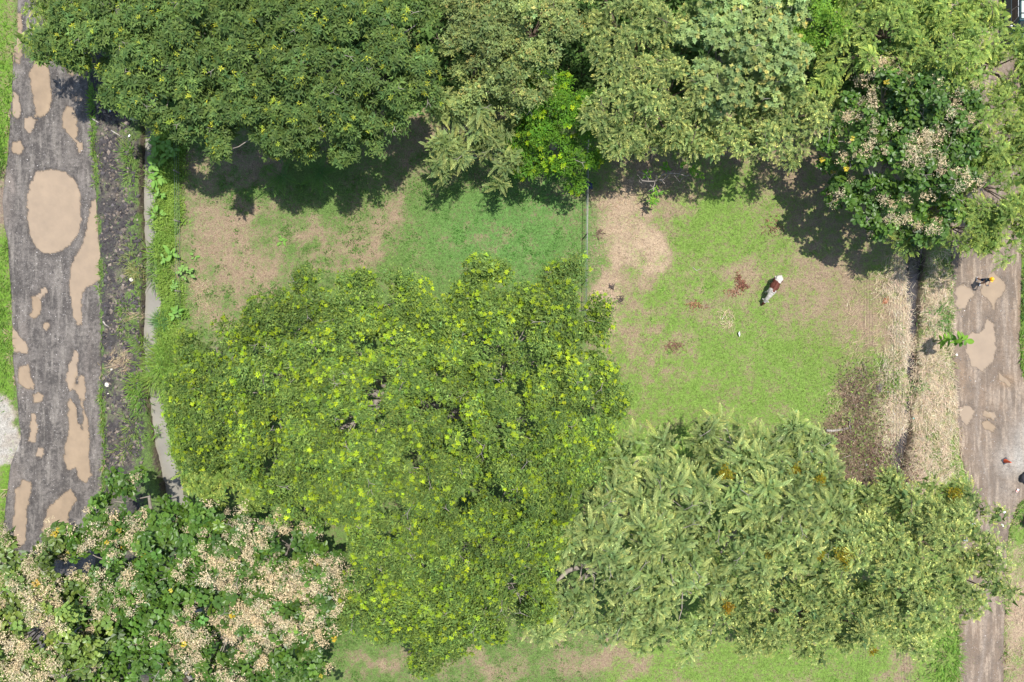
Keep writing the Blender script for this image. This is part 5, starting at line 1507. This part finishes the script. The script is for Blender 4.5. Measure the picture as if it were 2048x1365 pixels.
def litter(name, px, py, L, w, rgbs, label, seed):
    """crumpled sheet of plastic"""
    rr2 = np.random.default_rng(seed); g_ = 8; V = []
    for i in range(g_):
        for j in range(g_):
            u, v = i / (g_ - 1) - .5, j / (g_ - 1) - .5
            k = 1 - .35 * (abs(u) + abs(v)) * rr2.uniform(.2, 1.2)
            V.append((u * L * k, v * w * k, abs(rr2.normal(0, .12)) * w + .04))
    F = [(i * g_ + j, (i + 1) * g_ + j, (i + 1) * g_ + j + 1, i * g_ + j + 1) for i in range(g_ - 1) for j in range(g_ - 1)]
    o = MB().add(V, F).obj(name, mat('plastic_a', rgbs[0], .35, spec=.5), None, True)
    if len(rgbs) > 1:
        o.data.materials.append(mat('plastic_b', rgbs[1], .35, spec=.5))
        for k, p_ in enumerate(o.data.polygons): p_.material_index = int((k // 7) % 7 in (1, 2) or (k % 7) == 5)
    b = on_ground(np.array([px], float), np.array([py], float))[0]
    if max(road_in(np.array([px]), np.array([py]), ROAD_L)[0], road_in(np.array([px]), np.array([py]), ROAD_R)[0]) > 0: b[2] = .05
    o.location = tuple(b + np.array([0, 0, .03])); o.rotation_euler = (0, 0, rr2.uniform(0, 3))
    m = o.modifiers.new('thick', 'SOLIDIFY'); m.thickness = .004
    return props(o, label, 'litter')


litter('plastic_wrapper', 2033, 981, .32, .16, [(.85, .85, .88), (.75, .12, .05)], 'white and red wrapper lying on the dirt road below the traffic cone', 1)
litter('plastic_wrapper', 2003, 1050, .3, .14, [(.85, .86, .88)], 'white wrapper on the dirt road beside the tree crown', 2)
litter('plastic_bag', 1944, 1050, .4, .3, [(.85, .88, .92), (.3, .5, .75)], 'white plastic bag glimpsed through the crown over the dirt road', 3)
litter('plastic_bag', 1929, 1079, .4, .25, [(.03, .14, .45), (.6, .7, .8)], 'blue plastic bag glimpsed through the crown over the dirt road', 4)
litter('plastic_wrapper', 1820, 843, .14, .1, [(.85, .86, .88)], 'tiny white scrap on the straw above the last pool of the stream', 5)
litter('plastic_wrapper', 1827, 837, .16, .1, [(.3, .75, .68)], 'tiny turquoise scrap on the straw above the last pool of the stream', 6)
litter('plastic_wrapper', 262, 274, .22, .14, [(.85, .85, .87)], 'white scrap of plastic on the grass by the ditch under the dark crown', 7)

# traffic cone
c_ = W(2009, 922, 0)
root = props(empty('traffic_cone', (c_[0], c_[1], .06), .5), 'orange traffic cone standing on the pale hard patch of road', 'cone')
MB().box((0, 0, .02), (.4, .4, .04)).obj('base', mat('cone_rubber', (.05, .055, .07), .8), root, bevel=.01)
MB().lathe([(.155, .04), (.15, .06), (.1, .3), (.05, .62), (.035, .7), (.03, .7), (.028, .66)], seg=24).obj('body', mat('cone_orange', (.62, .1, .035), .5, var=.12), root, True)

# drum at the verge and dark sack at the road edge
c_ = W(2054, 1040, 0)
root = props(empty('drum', (c_[0], c_[1], 0)), 'brown round drum standing in the weeds at the edge of the frame', 'drum')
MB().lathe([(.40, -.1), (.41, .05), (.395, .08), (.4, .4), (.415, .43), (.4, .46), (.4, .8), (.415, .84), (.40, .86)], seg=32).obj('body', mat('drum_side', (.12, .09, .07), .7, var=.3), root, True)
MB().lathe([(.395, .85), (.395, .868), (.36, .868), (.355, .855)], seg=32).obj('lid', mat('drum_lid', (.3, .23, .16), .7, var=.25, vscale=4), root)
c_ = W(2051, 957, .3)
mb = MB(); rr2 = np.random.default_rng(8)
for q in ((0, 0, .25, .33), (.18, .22, .2, .27), (.22, -.18, .22, .3), (-.12, -.12, .16, .22)):
    mb.ball((q[0], q[1], q[2]), (q[3], q[3], q[3] * .85), 16, 10)
o = mb.obj('sack', mat('dark_sackcloth', (.045, .045, .05), .9, var=.3, vscale=14, bump=.5), None, True, remesh=.03, smoothit=3)
o.location = (c_[0], c_[1], .02); props(o, 'dark grey bulging sack on the road at the edge of the frame', 'sack')

# ------------------------------------------------------------------ parked van at the corner
vx, vy, vl = 34.95, 23.15, 4.6
root = props(empty('van', (vx + .92, vy, .02)), 'dark teal van with pale grey green roof, half hidden by leaves', 'van')
TEAL = mat('teal_paint', (.012, .05, .06), .3, spec=.6, var=.1); ROOF = mat('roof_paint', (.36, .44, .39), .45, var=.08, vscale=2)
GLASS = mat('dark_glass', (.01, .014, .02), .05, spec=.8); CHROME = mat('trim_metal', (.55, .58, .6), .3, .7); RUB = mat('tyre_rubber', (.02, .02, .02), .85)
# body profile along y (front is towards -y): outline extruded across x with tumblehome
prof = [(-2.3, .35), (-2.3, .8), (-2.15, 1.0), (-1.55, 1.12), (-1.0, 1.9), (2.1, 1.95), (2.28, 1.7), (2.3, .35)]
V = []; F = []
for sx in (-1, 1):
    for y, z in prof:
        V.append((sx * (.9 - .1 * max(0, (z - 1.05) / .9)), y, z))
n = len(prof)
F = [tuple(range(n))[::-1], tuple(range(n, 2 * n))] + [(i, (i + 1) % n, n + (i + 1) % n, n + i) for i in range(n)]
MB().add(V, F).obj('body', TEAL, root, bevel=.05)
MB().box((0, .58, 1.965), (1.5, 2.95, .05)).obj('roof', ROOF, root, bevel=.02)
for y in (-.55, .35, 1.4):
    MB().box((0, y, 2.03), (1.56, .06, .05)).obj('roof_bar', CABLE, root)
for sx in (-1, 1):
    for y0, y1 in ((-.95, -.05), (.05, 1.0), (1.1, 1.95)):
        ys = (y0 + (.25 if y0 < -.5 else 0), y1)
        xb, xt = sx * .905, sx * .833
        w_ = MB().add([(xb, y0 - .05, 1.15), (xb, y1, 1.15), (xt, y1, 1.78), (xt, ys[0], 1.78)], [(0, 1, 2, 3) if sx > 0 else (3, 2, 1, 0)]).obj('window', GLASS, root)
        m = w_.modifiers.new('t', 'SOLIDIFY'); m.thickness = .02; m.offset = 0
        fr = MB()
        fr.tube([(xb, y0 - .05, 1.15), (xb, y1, 1.15), (xt, y1, 1.78), (xt, ys[0], 1.78), (xb, y0 - .05, 1.15)], [.022] * 5, 6).obj('frame', CHROME, w_)
    for y in (-1.45, 1.45):
        wh_ = link('wheel', None, root); wh_.location = (sx * .82, y, .33)
        t_ = MB().lathe([(.2, -.1), (.31, -.1), (.33, -.06), (.33, .06), (.31, .1), (.2, .1)], seg=24).obj('tyre', RUB, wh_, True); t_.rotation_euler = (0, math.pi / 2, 0)
        t_ = MB().lathe([(.05, -.09), (.2, -.08), (.2, .08), (.05, .09)], seg=20).obj('rim', CHROME, wh_, True); t_.rotation_euler = (0, math.pi / 2, 0)
    MB().box((sx * 1.0, -1.15, 1.22), (.16, .1, .2)).obj('mirror', CHROME, root, bevel=.02)
    MB().box((sx * .62, -2.3, .72), (.3, .06, .18)).obj('headlight', mat('lamp_glass', (.6, .7, .72), .1, spec=.8), root, bevel=.02)
MB().add([(-.8, -1.56, 1.15), (.8, -1.56, 1.15), (.72, -1.03, 1.87), (-.72, -1.03, 1.87)], [(0, 1, 2, 3)]).obj('windscreen', GLASS, root).location = (0, -.03, .02)
MB().box((0, -2.33, .42), (1.7, .1, .16)).obj('bumper', CABLE, root, bevel=.03)


# ------------------------------------------------------------------ grazing cow
def cow_mat():
    m = bpy.data.materials.new('cow_coat'); m.use_nodes = True
    nt = m.node_tree; p = nt.nodes['Principled BSDF']
    tc = nt.nodes.new('ShaderNodeTexCoord'); sep = nt.nodes.new('ShaderNodeSeparateXYZ')
    nt.links.new(tc.outputs['Object'], sep.inputs[0])
    x, y, z = sep.outputs
    w = noise(nt, 3.2, 3, .5, tc.outputs['Object'])
    w = math_(nt, 'MULTIPLY', math_(nt, 'SUBTRACT', w, .5), .6)
    ay = math_(nt, 'ABSOLUTE', y)
    front = math_(nt, 'ADD', math_(nt, 'SUBTRACT', .48, math_(nt, 'MULTIPLY', ay, 1.3)), w)
    back = math_(nt, 'ADD', math_(nt, 'ADD', -.42, math_(nt, 'MULTIPLY', y, .5)), w)
    f1 = mrange(nt, math_(nt, 'SUBTRACT', front, x), -.012, .012)
    f2 = mrange(nt, math_(nt, 'SUBTRACT', x, back), -.012, .012)
    saddle = math_(nt, 'MULTIPLY', f1, f2)
    hip = mrange(nt, math_(nt, 'SUBTRACT', y, .2), -.01, .015)
    hip = math_(nt, 'MULTIPLY', hip, mrange(nt, math_(nt, 'ADD', x, w), -.72, -.69))
    hip = math_(nt, 'MULTIPLY', hip, mrange(nt, x, .0, -.05))
    head = mrange(nt, math_(nt, 'ADD', x, w), 1.17, 1.22)
    k = math_(nt, 'MAXIMUM', math_(nt, 'MAXIMUM', saddle, hip), head)
    c = mixc(nt, k, (.5, .465, .41), (.115, .038, .025))
    c = vscale(nt, c, mrange(nt, noise(nt, 14, 4, .6, tc.outputs['Object']), .3, .7, .85, 1.12))
    nt.links.new(c, p.inputs['Base Color']); p.inputs['Roughness'].default_value = .75; p.inputs['Specular IOR Level'].default_value = .2
    return m


c_ = W(1550, 574, 1.15)
gz = float(ground_z(c_[:1], c_[1:2])[0])
root = props(empty('cow', (c_[0], c_[1], gz), math.atan2(-48, -27)), 'brown and white cow grazing alone on the mown grass', 'cow')
mb = MB()
# trunk: hips, barrel, chest, withers
for x, z, rx, ry, rz in ((-.62, 1.02, .30, .27, .30), (-.38, .98, .34, .29, .33), (-.05, .93, .38, .33, .37), (.28, .96, .34, .28, .36), (.48, .98, .26, .22, .33)):
    mb.ball((x, 0, z), (rx, ry, rz), 20, 12)
mb.tube([(-.72, 0, 1.22), (-.3, 0, 1.24), (.2, 0, 1.26), (.5, 0, 1.27)], [.1, .12, .13, .13], 10)
for s_ in (-1, 1):
    mb.ball((-.62, s_ * .17, 1.18), (.14, .1, .11), 12, 8)          # hook bones
    # hind leg: thigh, stifle high at belly, hock pointing back, shank, hoof
    mb.tube([(-.62, s_ * .15, 1.0), (-.5, s_ * .19, .74), (-.68, s_ * .17, .5), (-.64, s_ * .17, .26), (-.61, s_ * .17, .02)], [.19, .15, .075, .05, .062], 10)
    # fore leg
    mb.tube([(.42, s_ * .14, .92), (.4, s_ * .16, .66), (.42, s_ * .15, .42), (.41, s_ * .15, .2), (.43, s_ * .15, .02)], [.15, .09, .065, .048, .06], 10)
mb.tube([(.45, 0, 1.08), (.72, 0, .98), (.95, 0, .78), (1.08, .02, .58)], [.22, .17, .14, .12], 14)      # neck, lowered
mb.tube([(1.06, .02, .6), (1.18, .04, .44), (1.3, .06, .25), (1.36, .07, .12)], [.125, .12, .085, .075], 12)    # skull and muzzle
for s_ in (-1, 1):
    mb.tube([(1.08, .02 + s_ * .1, .6), (1.06, .03 + s_ * .2, .6), (1.04, .03 + s_ * .28, .56)], [.035, .055, .02], 8)   # ears
mb.ball((-.3, 0, .62), (.16, .14, .1), 12, 8)
mb.tube([(-.88, 0, 1.2), (-.95, .02, 1.0), (-.96, .04, .75), (-.95, .05, .5)], [.04, .028, .022, .035], 8)   # tail
cow = mb.obj('body', cow_mat(), root, True, remesh=.024, smoothit=4)
HORN = mat('horn', (.45, .4, .32), .4)
for s_ in (-1, 1):
    MB().tube([(1.04, .02 + s_ * .08, .68), (1.04, .02 + s_ * .16, .73), (1.07, .02 + s_ * .19, .8)], [.025, .018, .006], 8).obj('horn', HORN, root, True)
    MB().ball((1.2, .045 + s_ * .105, .46), .02, 10, 6).obj('eye', CABLE, root, True)

# ------------------------------------------------------------------ man in a yellow helmet
c_ = W(1955, 562.5, 0)
root = props(empty('person', (c_[0], c_[1], .055), 0.0), 'person in yellow helmet, grey shirt and navy shorts holding a dark controller', 'person')
SKIN = mat('skin', (.33, .17, .105), .55, var=.08)
fl, fr_ = np.array((.1, -.2, 0)), np.array((-.11, .19, 0))       # front and rear foot
mb = MB()
hipL, hipR = (.09, 0, .93), (-.09, 0, .93)
for hp, ft, kn in ((hipL, fl, (.11, -.17, .5)), (hipR, fr_, (-.1, .05, .48))):
    mb.tube([hp, np.array(kn), ft + (0, .02, .1)], [.085, .056, .04], 12)
    mb.tube([np.array(kn), (np.array(kn) * .65 + (ft + (0, .03, .1)) * .35), ft + (0, .02, .08)], [.055, .06, .038], 12)
mb.ball((0, 0, 1.0), (.15, .1, .13), 16, 10); mb.ball((0, .0, 1.22), (.16, .1, .2), 16, 10); mb.ball((0, .0, 1.38), (.18, .09, .1), 16, 10)
mb.tube([(0, 0, 1.42), (0, -.02, 1.53)], [.055, .052], 12)
mb.ball((0, -.03, 1.62), (.075, .095, .115), 18, 12)
mb.ball((0, -.125, 1.6), (.014, .02, .02), 8, 6)                  # nose
mb.ball((0, -.09, 1.545), (.04, .035, .03), 10, 6)                # chin
for s_ in (-1, 1):
    mb.ball((s_ * .078, -.02, 1.61), (.012, .022, .032), 8, 6)    # ears
    sh = np.array((s_ * .18, 0, 1.39)); el = np.array((s_ * .24, -.06, 1.13)); wr = np.array((s_ * .13, -.29, 1.12))
    mb.tube([sh, (sh + el) / 2, el], [.055, .05, .04], 12); mb.tube([el, (el + wr) / 2, wr], [.042, .038, .027], 12)
    mb.tube([wr, wr + (-s_ * .02, -.05, .0)], [.028, .034], 10)
    mb.ball(wr + (-s_ * .015, -.045, 0), (.02, .045, .038), 10, 8)
    for k, (dz, L) in enumerate(((.028, .07), (.01, .08), (-.008, .075), (-.025, .06))):
        p0 = wr + (-s_ * .01, -.075, dz); p1 = p0 + (-s_ * .02, -L * .5, 0); p2 = p1 + (-s_ * .035, -L * .25, -.005)
        mb.tube([p0, p1, p2], [.0095, .009, .0075], 7)
    mb.tube([wr + (-s_ * .02, -.03, .03), wr + (-s_ * .05, -.06, .045), wr + (-s_ * .065, -.085, .04)], [.011, .01, .008], 7)
mb.obj('body', SKIN, root, True, remesh=.0085, smoothit=2)
mb = MB()
mb.ball((0, 0, 1.08), (.175, .125, .16), 18, 10); mb.ball((0, 0, 1.24), (.185, .125, .2), 18, 10); mb.ball((0, .005, 1.385), (.2, .105, .09), 18, 10)
for s_ in (-1, 1):
    sh = np.array((s_ * .17, 0, 1.39)); el = np.array((s_ * .235, -.05, 1.16))
    mb.tube([sh, (sh * .4 + el * .6)], [.075, .07], 12)
mb.obj('shirt', mat('grey_shirt', (.05, .06, .07), .9, var=.15, vscale=20), root, True, remesh=.012, smoothit=3)
mb = MB(); mb.ball((0, 0, .95), (.175, .13, .12), 16, 10)
for hp, kn in ((hipL, (.11, -.17, .5)), (hipR, (-.1, .05, .48))):
    mb.tube([hp, np.array(hp) * .35 + np.array(kn) * .65], [.115, .1], 12)
mb.obj('shorts', mat('navy_shorts', (.02, .035, .08), .9, var=.15, vscale=20), root, True, remesh=.012, smoothit=3)
for ft in (fl, fr_):
    s_o = MB(); s_o.ball(ft + (0, -.05, .05), (.048, .135, .05), 16, 8); s_o.ball(ft + (0, .05, .07), (.044, .06, .06), 12, 8)
    s_o.obj('shoe', mat('white_shoe', (.6, .6, .6), .6), root, True, remesh=.012, smoothit=2)
MB().ball((0, .005, 1.635), (.083, .098, .105), 18, 10).obj('hair', mat('dark_hair', (.015, .012, .01), .6), root, True)
for s_ in (-1, 1):
    MB().ball((s_ * .03, -.117, 1.625), .011, 8, 6).obj('eye', CABLE, root, True)
MB().ball((0, -.123, 1.565), (.022, .008, .006), 8, 6).obj('mouth', mat('lips', (.25, .09, .07), .5), root, True)
YEL = mat('helmet_yellow', (.85, .42, .01), .3, spec=.5)
hm = MB().lathe([(.155, 1.655), (.155, 1.665), (.132, 1.675), (.128, 1.72), (.11, 1.775), (.07, 1.81), (.03, 1.822), (.001, 1.824)], (0, 0, 0), 28).obj('helmet', YEL, root, True)
MB().ball((0, -.15, 1.663), (.09, .06, .009), 16, 6).obj('peak', YEL, hm, True)
for x in (-.03, 0, .03):
    MB().tube([(x, -.1, 1.765), (x, -.05, 1.808), (x, .03, 1.815), (x, .09, 1.775)], [.008] * 4, 6).obj('ridge', YEL, hm, True)
ct = MB().box((0, -.4, 1.125), (.19, .11, .04)).obj('controller', CABLE, root, bevel=.012)
for x in (-.05, .05):
    MB().tube([(x, -.43, 1.14), (x, -.43, 1.175)], [.008, .012], 8).obj('stick', CABLE, ct, True)

# small white bird
c_ = W(1478, 668, .15); gz = float(ground_z(c_[:1], c_[1:2])[0])
root = props(empty('bird', (c_[0], c_[1], gz + .01), 1.75), 'small white bird standing on the mown grass below the cow', 'bird')
mb = MB(); mb.ball((0, 0, .2), (.14, .065, .07), 14, 9); mb.tube([(.09, 0, .22), (.14, 0, .3), (.13, 0, .37)], [.04, .026, .022], 9); mb.ball((.14, 0, .385), (.038, .027, .027), 10, 7); mb.tube([(-.1, 0, .19), (-.2, 0, .16)], [.045, .02], 8)
mb.obj('body', mat('white_plumage', (.85, .84, .82), .7), root, True, remesh=.01, smoothit=3)
BK = mat('beak', (.55, .35, .05), .5)
MB().tube([(.165, 0, .385), (.235, 0, .375)], [.012, .003], 7).obj('beak', BK, root, True)
for s_ in (-1, 1):
    MB().tube([(0, s_ * .03, .16), (-.01, s_ * .03, .08), (.01, s_ * .03, 0)], [.01, .007, .008], 6).obj('leg', CABLE, root, True)
